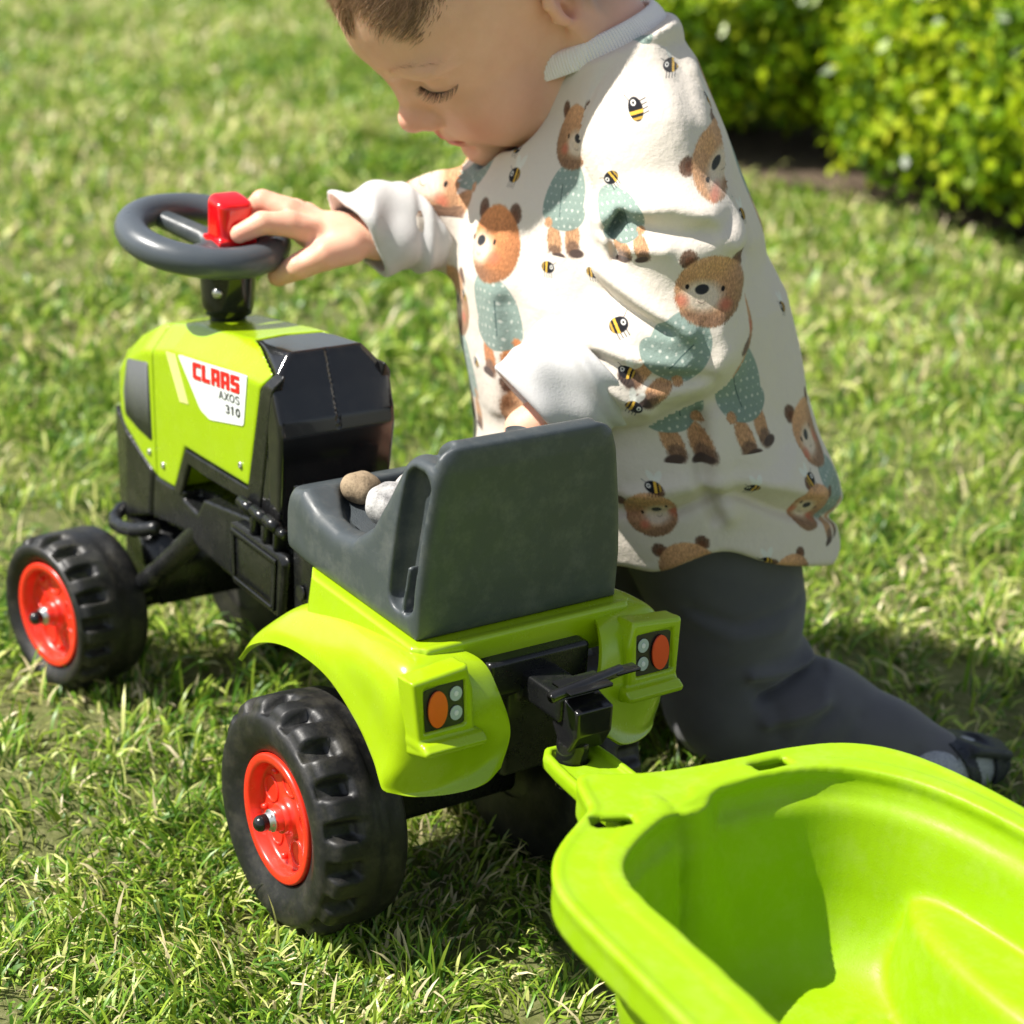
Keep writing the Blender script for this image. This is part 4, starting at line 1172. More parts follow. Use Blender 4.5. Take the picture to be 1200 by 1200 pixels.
def fingers_L(P):
    P = P + np.array([0, 0, .030])
    d = s_ell(P, (.206, .158, .326), (.028, .028, .022))
    for i, (dx, dy) in enumerate(((.0, .0), (.010, -.012), (.016, -.026), (.020, -.040))):
        b = np.array([.216 + dx * .6, .176 + dy, .322]); 
        d = smin(d, s_chain(P, [b, b + (.010, .012, -.012), b + (.010, .014, -.030), b + (.002, .008, -.042)], [.010, .0092, .0085, .0070], .002), .004)
    d = smin(d, s_chain(P, [(.196, .168, .330), (.190, .190, .318), (.196, .200, .302)], [.012, .010, .008], .002), .006)
    return d
def body_fn(P):
    out = s_chain(P, [(.200, 0, .640), (.158, 0, .600), (.138, 0, .52), (.115, 0, .40), (.07, 0, .24)], [.050, .044, .055, .085, .085], .05)
    hl = head_local(P); rr = vlen(hl - np.array([.01, 0, .01]))
    hd = (rr - .125) * HS
    near = rr < .150
    if near.any(): hd[near] = smin(head_sdf(hl[near]), ear_sdf(hl[near]), .004) * HS
    d = smin(out, hd, .018)
    for a, b_, c_, r in ((SH_L, EL_L, WR_L, (.026, .026, .0200)), (SH_R, EL_R, WR_R, (.030, .028, .0190))):
        d = smin(d, s_chain(P, [a, b_, c_], r, .012), .025)
    for cen, fn, R_ in (((.39, -.005, .435), fingers_R, .075), ((.215, .165, .285), fingers_L, .075)):
        r2 = vlen(P - np.array(cen)); m = r2 < R_ + .02
        hd = r2 - R_
        if m.any(): hd[m] = fn(P[m])
        d = smin(d, np.maximum(hd, np.where(m, hd, r2 - R_)), .006)
    for s, da in ((1, 0.0), (-1, -.01)):
        hip = (.045, s * .055, .22)
        kn, an, toe = ((.002, .070, .062), (-.180, .122, .034), (-.200, .090, .022)) if s > 0 else ((.135, -.062, .060), (-.035, -.016, .032), (-.100, -.006, .020))
        d = smin(d, s_chain(P, [hip, kn], [.048, .036], .01), .03)
        d = smin(d, s_chain(P, [kn, tuple((np.array(kn) * .6 + np.array(an) * .4)), an], [.034, .029, .020], .01), .012)
        d = smin(d, s_chain(P, [an, toe], [.022, .018], .01), .012)
    return d
V, F = sdf_surface(body_fn, (-.28, -.17, -.005), (.475, .235, .80), .0024, 2)
# finer head and hands are cut in: the dense region is rebuilt at a smaller step and the coarse mesh keeps the rest
me = npmesh('body', V, F)
hl = head_local(V)
# colour of the skin: blush, lips, brow
def skin_cols(V):
    hl = head_local(V); Q = ym(hl); n = len(V)
    base = np.array([.80, .465, .325]); C = np.tile(base, (n, 1))
    def mixc(w, col):
        nonlocal C
        w = np.clip(w, 0, 1)[:, None]; C = C * (1 - w) + np.array(col) * w
    mixc(.65 * np.exp(-(vlen((Q - np.array([.062, .036, -.034])) / np.array([.030, .020, .018]))) ** 2), (.72, .27, .20))
    mixc(.45 * np.exp(-(vlen((hl - np.array([.095, 0, -.022])) / .014)) ** 2), (.74, .28, .22))
    mixc(.55 * np.exp(-(vlen((hl - np.array([.075, 0, -.075])) / .016)) ** 2), (.72, .33, .25))
    up = polydist(Q, [(.084, 0, -.0462), (.080, .0080, -.0455), (.0715, .0185, -.0492)])
    lo = polydist(Q, [(.082, 0, -.0538), (.079, .0080, -.0528), (.0710, .0170, -.0500)])
    mixc(1.25 * np.exp(-(np.minimum(up, lo) / .0046) ** 4), (.62, .125, .115))
    mixc(.8 * np.exp(-(polydist(Q, [(.0850, 0, -.0497), (.0820, .0080, -.0490), (.0730, .0190, -.0500)]) / .0016) ** 2), (.25, .05, .04))
    mixc(.35 * np.exp(-(vlen((Q - np.array([.074, .030, .002])) / np.array([.012, .018, .008]))) ** 2), (.55, .26, .22))
    mixc(.6 * (np.abs(Q[:, 1] - .075) < .02) * np.exp(-(vlen((Q - np.array([-.016, .079, .006])) / np.array([.012, .012, .016]))) ** 2), (.62, .22, .17))
    # knuckles and finger tips of the hands
    for k in ((.442, .031, .443), (.402, .017, .456), (.405, -.0035, .462), (.411, .019, .406), (.4285, -.008, .466), (.375, .022, .430)):
        mixc(.45 * np.exp(-(vlen(V - np.array(k)) / .010) ** 2), (.74, .28, .20))
    # scalp under the short hair
    scalp = sstep(hair_field(hl), -.004, .020)
    mixc(.62 * scalp, (.36, .235, .17))
    return C
def hair_field(hl):
    """positive where hair grows: above a line from the forehead over the temple and behind the ear"""
    Q = ym(hl)
    line_z = np.interp(Q[:, 0], [-.09, -.03, -.012, .010, .028, .045, .062, .075], [-.045, -.030, .006, .046, .068, .072, .060, .062])
    line_z = line_z + .010 * np.sin(Q[:, 1] * 90) * (Q[:, 0] > .03) - .10 * np.clip(.03 - Q[:, 1], 0, .03) * (Q[:, 0] > .02)
    return Q[:, 2] - line_z
C = skin_cols(V)
ca = me.color_attributes.new('tint', 'FLOAT_COLOR', 'POINT'); ca.data.foreach_set('color', np.c_[C, np.ones(len(C))].astype(np.float32).ravel())
m, nt, b = nodes('skin')
at = nt.nodes.new('ShaderNodeAttribute'); at.attribute_name = 'tint'
n1 = noise(nt, 55, 6, .65); mxx = nt.nodes.new('ShaderNodeMix'); mxx.data_type = 'RGBA'; mxx.blend_type = 'MULTIPLY'; mxx.inputs[0].default_value = .5
cr = ramp(nt, n1.outputs[0], [(.3, (.88, .80, .77)), (.7, (1, 1, 1))])
nt.links.new(at.outputs['Color'], mxx.inputs[6]); nt.links.new(cr.outputs[0], mxx.inputs[7]); nt.links.new(mxx.outputs[2], b.inputs['Base Color'])
setin(b, Roughness=.48, Subsurface_Weight=.35, Subsurface_Scale=.012); b.inputs['Subsurface Radius'].default_value = (1.0, .35, .2)
b.inputs['Specular IOR Level'].default_value = .38
n2 = noise(nt, 900, 4, .6); n3 = noise(nt, 260, 6, .7); b0 = bump(nt, b, n3.outputs[0], .22, .0012); bump(nt, b, n2.outputs[0], .3, .0006, b0)
MAT['skin'] = m
body = child_part('body', me, MAT['skin'])

# ---------------- eyelashes, brows
def strands(name, roots, dirs, lens, width, mat, parent, bend=(0, 0, 0), seg=3):
    """thin tapering three-sided hairs"""
    n = len(roots); Vv = np.zeros((n, seg + 1, 3, 3)); t = np.linspace(0, 1, seg + 1)
    bend = np.asarray(bend, float) if np.ndim(bend) == 1 else bend
    for k, tt in enumerate(t):
        c = roots + dirs * (lens * tt)[:, None] + bend * ((lens * tt ** 2))[:, None]
        x = np.cross(dirs, [.3, .2, .9]); x /= vlen(x)[:, None] + 1e-9; y = np.cross(dirs, x)
        w = width * (1 - tt * .92)
        for j in range(3):
            a = 2 * math.pi * j / 3; Vv[:, k, j] = c + (x * math.cos(a) + y * math.sin(a)) * w
    idx = np.arange(n * (seg + 1) * 3).reshape(n, seg + 1, 3); nx = np.roll(idx, -1, 2)
    Fq = np.stack([idx[:, :-1], nx[:, :-1], nx[:, 1:], idx[:, 1:]], -1).reshape(-1, 4)
    return child_part(name, npmesh(name, Vv.reshape(-1, 3), Fq), mat, parent)
MAT['lash'] = plastic('lash_hair', (.020, .012, .008), .5, .1)
r_ = np.random.default_rng(3)
for s in (1, -1):
    n = 60; t = np.linspace(-1, 1, n)
    x0 = .0755 - .0095 * t ** 2 - .0025 * t; y0 = s * (.0315 + .0150 * t); z0 = .0030 + .0030 * t ** 2 + .001 * t
    R0 = np.stack([x0, y0, z0], 1)
    # push the roots onto the skin surface
    for _ in range(6):
        e = 1e-4; dd = head_sdf(R0); g = np.stack([(head_sdf(R0 + e * np.eye(3)[k]) - dd) / e for k in range(3)], 1); R0 -= dd[:, None] * g / ((g * g).sum(1)[:, None] + 1e-9)
    D0 = np.stack([np.full(n, .78), s * (.10 + .55 * t), np.full(n, -.55)], 1) + r_.normal(size=(n, 3)) * .10; D0 /= vlen(D0)[:, None]
    strands('eyelashes', head_world(R0), D0 @ HR.T, np.full(n, .0100) * (1 - .25 * t ** 2) * HS, .00028, MAT['lash'], body, bend=(np.array([0, 0, .35]) @ HR.T))
    lid = R0 + np.array([.0002, 0, 0])
    L_ = head_world(lid); fnl = lambda P, L_=L_: polydist(P, L_[::6]) - .00075
    n = 110; t = r_.uniform(-1, 1, n)
    R1 = np.stack([.080 - .012 * (t + .3) ** 2, s * (.031 + .0185 * t), .0310 + .004 * (1 - t ** 2) + r_.normal(size=n) * .0011 - .002 * (t > .5)], 1)
    for _ in range(6):
        e = 1e-4; dd = head_sdf(R1); g = np.stack([(head_sdf(R1 + e * np.eye(3)[k]) - dd) / e for k in range(3)], 1); R1 -= dd[:, None] * g / ((g * g).sum(1)[:, None] + 1e-9)
    D1 = np.stack([np.full(n, .10) - .3 * (t > 0), s * np.full(n, .9), .25 - .5 * t], 1) + r_.normal(size=(n, 3)) * .15; D1 /= vlen(D1)[:, None]
    MAT.setdefault('brow', plastic('brow_hair', (.50, .31, .20), .6, .1))
    strands('eyebrow', head_world(R1), D1 @ HR.T, np.full(n, .0045) * HS, .00008, MAT['brow'], body)

# ---------------- short hair
n = 52000
u_ = r_.normal(size=(n, 3)); u_ /= vlen(u_)[:, None]
R2 = np.array([-.005, 0, .032]) + u_ * .1
for _ in range(8):
    e = 1e-4; dd = head_sdf(R2); g = np.stack([(head_sdf(R2 + e * np.eye(3)[k]) - dd) / e for k in range(3)], 1); R2 -= (dd[:, None] * g / ((g * g).sum(1)[:, None] + 1e-9)) * .9
hf = hair_field(R2)
keep = (hf + .005 * np.sin(R2[:, 1] * 210 + 2) * np.sin(R2[:, 0] * 180)) > r_.uniform(-.006, .014, n); R2 = R2[keep]; hf = hf[keep]; g = g[keep] / vlen(g[keep])[:, None]; n = len(R2)
sideness = np.clip((np.abs(R2[:, 1]) - .045) / .02, 0, 1)
fringe = np.clip((R2[:, 0] - .035) / .03, 0, 1)
sw = np.stack([.75 - .3 * sideness, -.25 + .35 * R2[:, 1] / .07, -.15 - .35 * sideness], 1) + .25 * np.stack([np.sin(R2[:, 1] * 140), np.cos(R2[:, 0] * 150), np.zeros(n)], 1)
sw -= (sw * g).sum(1)[:, None] * g; sw /= vlen(sw)[:, None]
D2 = sw * (.90) + g * .35 + r_.normal(size=(n, 3)) * .12; D2 /= vlen(D2)[:, None]
Ln = (.023 - .015 * sideness) * r_.uniform(.7, 1.15, n) * np.clip(.35 + hf / .02, .35, 1)
m, nt, b = nodes('hair_brown')
n1 = noise(nt, 700, 3); cr = ramp(nt, n1.outputs[0], [(.3, (.13, .072, .036)), (.7, (.36, .21, .115))])
nt.links.new(cr.outputs[0], b.inputs['Base Color']); setin(b, Roughness=.42); b.inputs['Specular IOR Level'].default_value = .6
MAT['hair'] = m
bend = -g * .35
hair = strands('hair', head_world(R2), D2 @ HR.T, Ln * HS, .00021, MAT['hair'], body, bend=(bend @ HR.T))
hair['kind'] = 'stuff'
# ---------------- leggings and feet
def leg_pts(s):
    if s > 0: return [(.042, .060, .235), (.012, .066, .150), (.002, .070, .062), (-.070, .090, .056), (-.130, .108, .043), (-.184, .122, .032)]
    return [(.055, -.055, .235), (.100, -.060, .150), (.135, -.062, .060), (.080, -.046, .050), (.020, -.030, .040), (-.035, -.016, .032)]
LEG_FOLDS = [([(-.068, .110), (-.040, .099), (-.016, .088)], -.0085, .0048), ([(-.070, .094), (-.048, .082), (-.024, .070)], .0065, .0060), ([(-.062, .117), (-.038, .113), (-.008, .112)], .0065, .0060),
             ([(-.075, .086), (-.060, .070), (-.050, .050)], -.0025, .0050), ([(-.010, .100), (-.030, .080), (-.035, .060)], -.0030, .008), ([(.050, .170), (.010, .160), (-.040, .172)], -.0025, .0060), ([(.048, .160), (.010, .148), (-.030, .152)], .0020, .0070), ([(-.100, .080), (-.085, .060), (-.080, .040)], -.0020, .0060), ([(-.165, .052), (-.155, .036), (-.150, .020)], .0022, .0045), ([(-.150, .058), (-.140, .040), (-.136, .022)], -.0018, .0045), ([(.020, .120), (-.010, .125), (-.045, .120)], -.0012, .008)]
def leg_fn(P):
    d = None
    for s in (1, -1):
        p = leg_pts(s); r = [.082, .0640, .0550, .0520, .0405, .0275] if s > 0 else [.080, .060, .050, .045, .036, .027]
        q = P
        t = smin(s_chain(q, p[:3], r[:3], .012), s_chain(q, p[2:], r[2:], .010), .010)
        # a bulge of thigh above the folded knee, flat where it meets the ground
        if s > 0: t = smin(t, s_ell(P, (.012, .068, .10), (.052, .054, .085)), .02)
        t = smax(t, .004 - P[:, 2], .010)
        cut = (P - np.array(p[5])) @ (np.array([-1, 0, -.15]) / 1.01)
        t = smax(t, cut, .003)
        d = t if d is None else smin(d, t, .014)
    d = smin(d, s_ell(P, (.045, 0, .255), (.088, .125, .075)), .03)
    near = P[:, 1] > -.005
    for line, amp, w in LEG_FOLDS:
        k = polydist(P[:, [0, 2]], line)
        d = d - amp * np.exp(-(k / w) ** 2) * near
    d = d - .0007 * np.sin(P[:, 0] * 60 + 8 * P[:, 2]) * np.sin(P[:, 2] * 85 + 20 * P[:, 1])
    return d
m, nt, b = nodes('leggings_cloth')
n1 = noise(nt, 25, 5); cr = ramp(nt, n1.outputs[0], [(.3, (.092, .092, .104)), (.7, (.118, .117, .130))])
nt.links.new(cr.outputs[0], b.inputs['Base Color']); setin(b, Roughness=.95); b.inputs['Sheen Weight'].default_value = .25; b.inputs['Specular IOR Level'].default_value = .2
wv = nt.nodes.new('ShaderNodeTexWave'); wv.inputs['Scale'].default_value = 260; tc = nt.nodes.new('ShaderNodeTexCoord'); nt.links.new(tc.outputs['Object'], wv.inputs[0])
n2 = noise(nt, 1400, 3); bb = bump(nt, b, wv.outputs[0], .10, .0004); bump(nt, b, n2.outputs[0], .4, .0006, bb)
MAT['leggings'] = m
child_part('leggings', sdf_mesh('leggings', leg_fn, (-.225, -.14, -.006), (.175, .15, .34), .0030), MAT['leggings'])
m, nt, b = nodes('sock_knit'); n2 = noise(nt, 600, 3); cr = ramp(nt, n2.outputs[0], [(.35, (.22, .24, .27)), (.65, (.42, .44, .47))])
nt.links.new(cr.outputs[0], b.inputs['Base Color']); setin(b, Roughness=.95); bump(nt, b, n2.outputs[0], .6, .001); MAT['sock'] = m
MAT['sandal'] = plastic('navy_sandal', (.012, .016, .026), .55, .1, grain=.3)
MAT['toe'] = MAT['skin']
for s in (1, -1):
    p = np.array(leg_pts(s)[5]); ax_ = np.array(leg_pts(s)[5]) - np.array(leg_pts(s)[4]); ax_ /= np.linalg.norm(ax_); dr_ = .50 * ax_ + .85 * np.array([-.35, -.92, 0]) if s > 0 else ax_; fy = math.atan2(dr_[1], dr_[0]) + math.pi
    RF = rot3(fy, 0, 0)
    def foot_local(P, p=p, RF=RF): return (P - p) @ RF
    child_part('sock', sdf_mesh('sock', lambda P: smax(s_chain(foot_local(P), [(.025, 0, .002), (-.012, 0, .001), (-.036, 0, -.005), (-.052, 0, -.008)], [.0240, .0235, .0215, .0180], .004), .003 - P[:, 2], .003), p - (.11, .06, .05), p + (.06, .06, .05), .0024), MAT['sock'])
    def sandal_fn(P):
        q = foot_local(P)
        RS = rot3(0, math.radians(-20), 0)
        sole = s_box(q, (-.030, 0, .0150), (.030, .0250, .0045), .0040, Rm=RS)
        foot = s_chain(q, [(.025, 0, .002), (-.012, 0, .001), (-.036, 0, -.005), (-.052, 0, -.008)], [.0240, .0235, .0215, .0180], .004) - .0015
        heel = np.maximum(np.abs(foot - .0012) - .0014, np.abs(q[:, 0] + .004 - q[:, 2] * .3) - .0065)
        toe = np.maximum(np.abs(foot - .0012) - .0014, q[:, 0] + .034)
        d = smin(smin(sole, heel, .003), toe, .003)
        return smax(d, .002 - P[:, 2], .002)
    child_part('sandal', sdf_mesh('sandal', sandal_fn, p - (.12, .07, .05), p + (.04, .07, .05), .0020), MAT['sandal'])

# ---------------- sweatshirt
TW = math.radians(30)
TF_, TL_ = np.array([math.cos(TW), math.sin(TW), 0]), np.array([-math.sin(TW), math.cos(TW), 0])
HU = [.140, .170, .200, .235, .280, .350, .420, .490, .530, .560, .590, .620]
HC = [.078, .074, .070, .080, .092, .110, .125, .138, .140, .140, .142, .145]          # centre, forward
HA = [.150, .163, .169, .171, .172, .171, .166, .146, .126, .108, .088, .068]          # half width side to side
HB = [.135, .147, .151, .149, .143, .138, .131, .106, .086, .072, .062, .054]          # half depth
def torso_uv(P):
    z = P[:, 2]; c = np.interp(z, HU, HC)
    q = P - np.stack([c, 0 * z, z], 1)
    return q @ TF_, q @ TL_, z
def torso_d(P):
    f, l, z = torso_uv(P)
    a, bb = np.interp(z, HU, HA), np.interp(z, HU, HB)
    k = np.sqrt((f / bb) ** 2 + (l / a) ** 2) + 1e-9
    r = np.sqrt(f * f + l * l)
    return (r - r / k) * .92
def arm_near(P):
    return s_chain(P, [(.125, .050, .592), (.112, .088, .543), (.094, .125, .475), (.084, .142, .412)], [.034, .046, .055, .052], .020)
def fore_near(P):
    return s_chain(P, [(.084, .142, .412), (.120, .143, .386), (.155, .143, .372)], [.052, .050, .042], .010)
def arm_far(P):
    return smin(s_chain(P, [(.185, -.085, .545), (.200, -.105, .500), (.222, -.075, .440)], [.052, .054, .050], .012), s_chain(P, [(.222, -.075, .440), (.275, -.040, .447), (.320, -.012, .447)], [.050, .040, .0335], .01), .015)
def hem_z(P):
    return .160 + .40 * np.clip(P[:, 1], -.02, .16) - .05 * (P[:, 0] - .03) + .013 * np.exp(-((P[:, 0] - .030) / .032) ** 2) * (P[:, 1] > 0) - .006 * np.exp(-((P[:, 0] - .085) / .02) ** 2)
# folds of the cloth as lines in the side view (forward, up): amplitude outward and width in metres
def side_pt(px): return px
FOLDS = [
 ([(.154, .499), (.131, .513), (.096, .519), (.066, .513), (.045, .490)], .0085, .0085, 'a'),
 ([(.130, .501), (.088, .498), (.054, .503)], -.0055, .0075, 'a'),
 ([(.150, .487), (.128, .484), (.100, .487)], .0045, .0060, 'a'),
 ([(.134, .506), (.139, .491), (.135, .474)], -.0100, .0050, 'a'),
 ([(.149, .463), (.123, .450), (.096, .437), (.077, .427)], .0060, .0060, 'a'),
 ([(.155, .449), (.122, .436), (.095, .427)], -.0060, .0048, 'a'),
 ([(.120, .470), (.090, .462), (.060, .466)], -.0040, .0120, 'a'),
 ([(.152, .412), (.119, .404), (.080, .402)], .0048, .0060, 'a'),
 ([(.145, .400), (.105, .388), (.059, .393)], -.0045, .0055, 'a'),
 ([(.155, .388), (.130, .374), (.104, .360)], .0048, .0060, 'a'),
 ([(.146, .380), (.122, .362)], -.0040, .0045, 'a'),
 ([(.103, .372), (.065, .382), (.047, .407)], .0050, .0100, 'a'),
 ([(.040, .460), (.052, .430), (.050, .400)], .0030, .0100, 'a'),
 ([(.064, .352), (.054, .295), (.041, .267)], -0.0064, .0060, 't'),
 ([(.050, .350), (.040, .300), (.030, .270)], 0.0064, .0090, 't'),
 ([(.112, .283), (.069, .297), (.028, .298), (-.014, .292), (-.050, .275)], 0.0048, .0080, 't'),
 ([(.100, .622), (.079, .565), (.059, .526), (.040, .473)], -.0035, .0090, 'n'),
 ([(.080, .600), (.050, .540), (.025, .480)], 0.0048, .0120, 't'),
 ([(.213, .413), (.202, .364), (.203, .327)], -0.0048, .0120, 't'),
 ([(.235, .440), (.225, .380), (.222, .320)], 0.0040, .0100, 't'),
 ([(.010, .450), (.000, .380), (-.010, .320)], -0.0048, .0140, 't'),
]
def shirt_core(P):
    t = torso_d(P)
    t = smax(t, P[:, 2] - .640, .02)
    an = smin(arm_near(P), fore_near(P), .014)
    af = arm_far(P)
    d = smin(t, an, .012 + .020 * sstep(P[:, 2], .50, .56)); d = smin(d, af, .022)
    return d, t, an, af
def shirt_fn(P):
    d, t, an, af = shirt_core(P)
    x, y, z = P.T
    near = sstep(y, -.04, .03)
    S = P[:, [0, 2]]
    isarm = sstep(t - an, -.006, .010) * near
    for line, amp, w, where in FOLDS:
        wgt = isarm if where == 'a' else (1 - isarm) * near if where == 't' else near
        d = d - amp * np.exp(-(polydist(S, line) / w) ** 2) * wgt
    # soft waves everywhere
    d = d - .0016 * np.sin(x * 31 + 3 * np.sin(z * 17 + y * 9)) * np.sin(z * 23 + y * 14) * (1 - isarm)
    d = d - .0012 * np.sin(z * 70 + 30 * x + 20 * y) * isarm
    # openings
    d = smax(d, hem_z(P) - z, .004)
    # waist seam: cloth bellies out over the band
    hs = hem_z(P) + .048 + .003 * np.sin(x * 25)
    d = d + .0060 * np.exp(-((z - hs) / .0050) ** 2) * (1 - isarm) * (z < .32)
    d = d - .0090 * sstep(z, hs + .002, hs + .020) * (1 - sstep(z, hs + .03, hs + .085)) * (1 - isarm)
    d = d - .0030 * (1 - sstep(z, hs - .004, hs)) * 0
    # hollow: bottom, neck
    inner = torso_d(P) + .016
    d = smax(d, -np.maximum(inner, z - .25), .002)
    neck = s_cap(P, (.155, 0, .590), (.210, 0, .700), .054, .062)
    d = smax(d, np.where(vlen(P - np.array([.163, 0, .610])) < .085, (P - np.array([.163, .002, .606])) @ np.array([.447, 0, .894]), -1), .003)
    d = smax(d, -neck, .004)
    hl = head_local(P); rr = vlen(hl - np.array([.01, 0, .01])); hd = (rr - .115) * HS; nr = rr < .15
    if nr.any(): hd[nr] = head_sdf(hl[nr]) * HS
    d = smax(d, .0035 - hd, .003)
    # sleeve ends
    cutn = (P - np.array([.160, .140, .372])) @ np.array([.90, .0, -.43]); d = np.where(an < t, smax(d, cutn, .003), d)
    cutf = (P - np.array([.305, -.020, .447])) @ np.array([.97, .22, -.05]); d = smax(d, np.where(x > .29, cutf, -1), .002)
    return d
V, F = sdf_surface(shirt_fn, (-.125, -.205, .120), (.360, .225, .665), .0028, 2, slack=2.0)
shirt_me = npmesh('sweatshirt', V, F)

# ---------------- turned-back cuffs and ribbed collar
def cuff_mesh(name, A, Bp, r0, r1, Rn, thick, seed, tilt=(0, 0, 0)):
    A, Bp = np.array(A, float), np.array(Bp, float); ax = (Bp - A) / np.linalg.norm(Bp - A); Lc = np.linalg.norm(Bp - A)
    ph = np.random.default_rng(seed).uniform(0, 6, 4); tilt = np.array(tilt, float)
    def fn(P):
        q = P - A; t = q @ ax; rv = q - t[:, None] * ax; r = vlen(rv)
        x = frame_of(ax)[0]; y = frame_of(ax)[1]
        an = np.arctan2(rv @ np.array(y), rv @ np.array(x))
        rad = r0 + (r1 - r0) * np.clip(t / Lc, 0, 1) + .0020 * np.sin(3 * an + ph[0] + t * 60) + .0016 * np.sin(5 * an + ph[1] - t * 90) + .0014 * np.sin(t * 170 + 2 * an + ph[2])
        rad = rad * (1 + Rn * np.cos(an + ph[3])) + .0035 * np.exp(-((t - .004) / .0045) ** 2) - .0015 * np.exp(-((t - .0125) / .003) ** 2) - .0075 * sstep(t, Lc - .014, Lc + .004)
        sh = np.abs(r - rad) - thick
        end = q @ tilt / (np.linalg.norm(tilt) + 1e-9) if np.any(tilt) else t * 0
        tt = t + (rv @ tilt if np.any(tilt) else 0)
        return smax(sh, np.abs(tt - Lc / 2) - Lc / 2, thick * .9)
    lo = np.minimum(A, Bp) - (max(r0, r1) + .02); hi = np.maximum(A, Bp) + (max(r0, r1) + .02)
    return sdf_mesh(name, fn, lo, hi, .0022, slack=2.2)
m, nt, b = nodes('white_jersey')
n2 = noise(nt, 700, 4); n1 = noise(nt, 30, 4); cr = ramp(nt, n1.outputs[0], [(.3, (.50, .49, .48)), (.7, (.60, .59, .58))])
nt.links.new(cr.outputs[0], b.inputs['Base Color']); setin(b, Roughness=.95); bump(nt, b, n2.outputs[0], .35, .0008); b.inputs['Sheen Weight'].default_value = .2
MAT['jersey'] = m
child_part('cuff', cuff_mesh('cuff', (.143, .144, .382), (.195, .148, .346), .0480, .0440, .03, .0040, 4, (0, .22, -.18)), MAT['jersey'])
child_part('cuff', cuff_mesh('cuff', (.292, -.026, .447), (.352, -.006, .445), .0365, .0350, .03, .0030, 9, (0, .30, -.50)), MAT['jersey'])
m, nt, b = nodes('ribbed_knit')
setin(b, Base_Color=(.90, .86, .83, 1), Roughness=.95)
at = nt.nodes.new('ShaderNodeAttribute'); at.attribute_name = 'rib'
bump(nt, b, at.outputs['Fac'], .6, .0012)
MAT['rib'] = m
# collar: a band round the neck, 150 ribs
cc = np.array([.163, .002, .612]); cn = np.array(Vector((.45, .0, .90)).normalized()); cx, cy = [np.array(v) for v in frame_of(cn)[:2]]
NR = 150; NV = NR * 6; prof = [(-.009, .0030), (-.006, .0048), (.000, .0052), (.0050, .0046), (.0085, .0034), (.0098, .0010), (.0085, -.0010), (.002, -.0004), (-.006, .0004)]
Vc = []; rib = []
for i in range(NV):
    a = 2 * math.pi * i / NV; k = .5 + .5 * math.cos(i * 2 * math.pi / 6)
    for (h_, o_) in prof:
        rr_ = .0585 - h_ * .25 + o_ + .0006 * k * (o_ > .002)
        Vc.append(cc + cn * h_ + (cx * math.cos(a) * 1.0 + cy * math.sin(a) * 1.0) * rr_); rib.append(k)
idx = np.arange(NV * len(prof)).reshape(NV, len(prof)); nx = np.roll(idx, -1, 0)
Fc = np.stack([idx[:, :-1], nx[:, :-1], nx[:, 1:], idx[:, 1:]], -1).reshape(-1, 4)
col_me = npmesh('collar', np.array(Vc), Fc)
a_ = col_me.attributes.new('rib', 'FLOAT', 'POINT'); a_.data.foreach_set('value', np.array(rib, np.float32))
child_part('collar', col_me, MAT['rib'])

# ---------------- where the print lies on the cloth: the body is wrapped round, the sleeves lie flat
TP = .150
def cloth_uv(P):
    """-> region (0 body, 1 near sleeve, 2 far sleeve), u, v in metres"""
    f, l, z = torso_uv(P); a, bb = np.interp(z, HU, HA), np.interp(z, HU, HB)
    ang = np.arctan2(l / a, f / bb)
    t = torso_d(P); an = smin(arm_near(P), fore_near(P), .014); af = arm_far(P)
    reg = np.zeros(len(P), int); reg[(an < t - .004) & (P[:, 1] > 0)] = 1; reg[(af < t - .004) & (P[:, 1] <= 0)] = 2
    u = np.where(reg == 0, ang * TP, np.where(reg == 1, P[:, 0] + 1.0, P[:, 0] + 1.6)); v = z
    return reg, u, v
# ---------------- the printed cloth: small bears in dotted jumpers and bees, painted pixel by pixel
PR = np.random.default_rng(77)
NZ = PR.random((512, 512)); NZ2 = (NZ + np.roll(NZ, 1, 0) + np.roll(NZ, 2, 0) + np.roll(NZ, 3, 0)) / 4
BASE_RGB = np.array([.925, .895, .855])
class Sheet:
    def __init__(s, u0, u1, v0, v1, px):
        s.u0, s.v0, s.px = u0, v0, px; s.w = int((u1 - u0) / px); s.h = int((v1 - v0) / px)
        s.a = np.tile(BASE_RGB, (s.h, s.w, 1)); s.u1, s.v1 = u0 + s.w * px, v0 + s.h * px
    def window(s, u, v, ang, sc, R):
        x0, x1 = int((u - R - s.u0) / s.px), int((u + R - s.u0) / s.px) + 1; y0, y1 = int((v - R - s.v0) / s.px), int((v + R - s.v0) / s.px) + 1
        x0, x1, y0, y1 = max(0, x0), min(s.w, x1), max(0, y0), min(s.h, y1)
        if x1 <= x0 or y1 <= y0: return None
        X, Y = np.meshgrid(np.arange(x0, x1), np.arange(y0, y1))
        U = (s.u0 + (X + .5) * s.px - u) / sc; V = (s.v0 + (Y + .5) * s.px - v) / sc
        c, n = math.cos(ang - math.pi / 2), math.sin(ang - math.pi / 2)
        n1 = NZ[Y % 512, X % 512]; n2 = NZ2[Y % 512, X % 512]
        return (slice(y0, y1), slice(x0, x1)), U * c + V * n, -U * n + V * c, n1, n2
def ell(x, y, cx, cy, rx, ry, soft=.0010, rot=0.0, fuzz=None):
    c, n = math.cos(rot), math.sin(rot); X, Y = (x - cx) * c + (y - cy) * n, -(x - cx) * n + (y - cy) * c
    d = (np.sqrt((X / rx) ** 2 + (Y / ry) ** 2) - 1) * min(rx, ry)
    if fuzz is not None: d = d + fuzz
    return np.clip(.5 - d / soft, 0, 1)
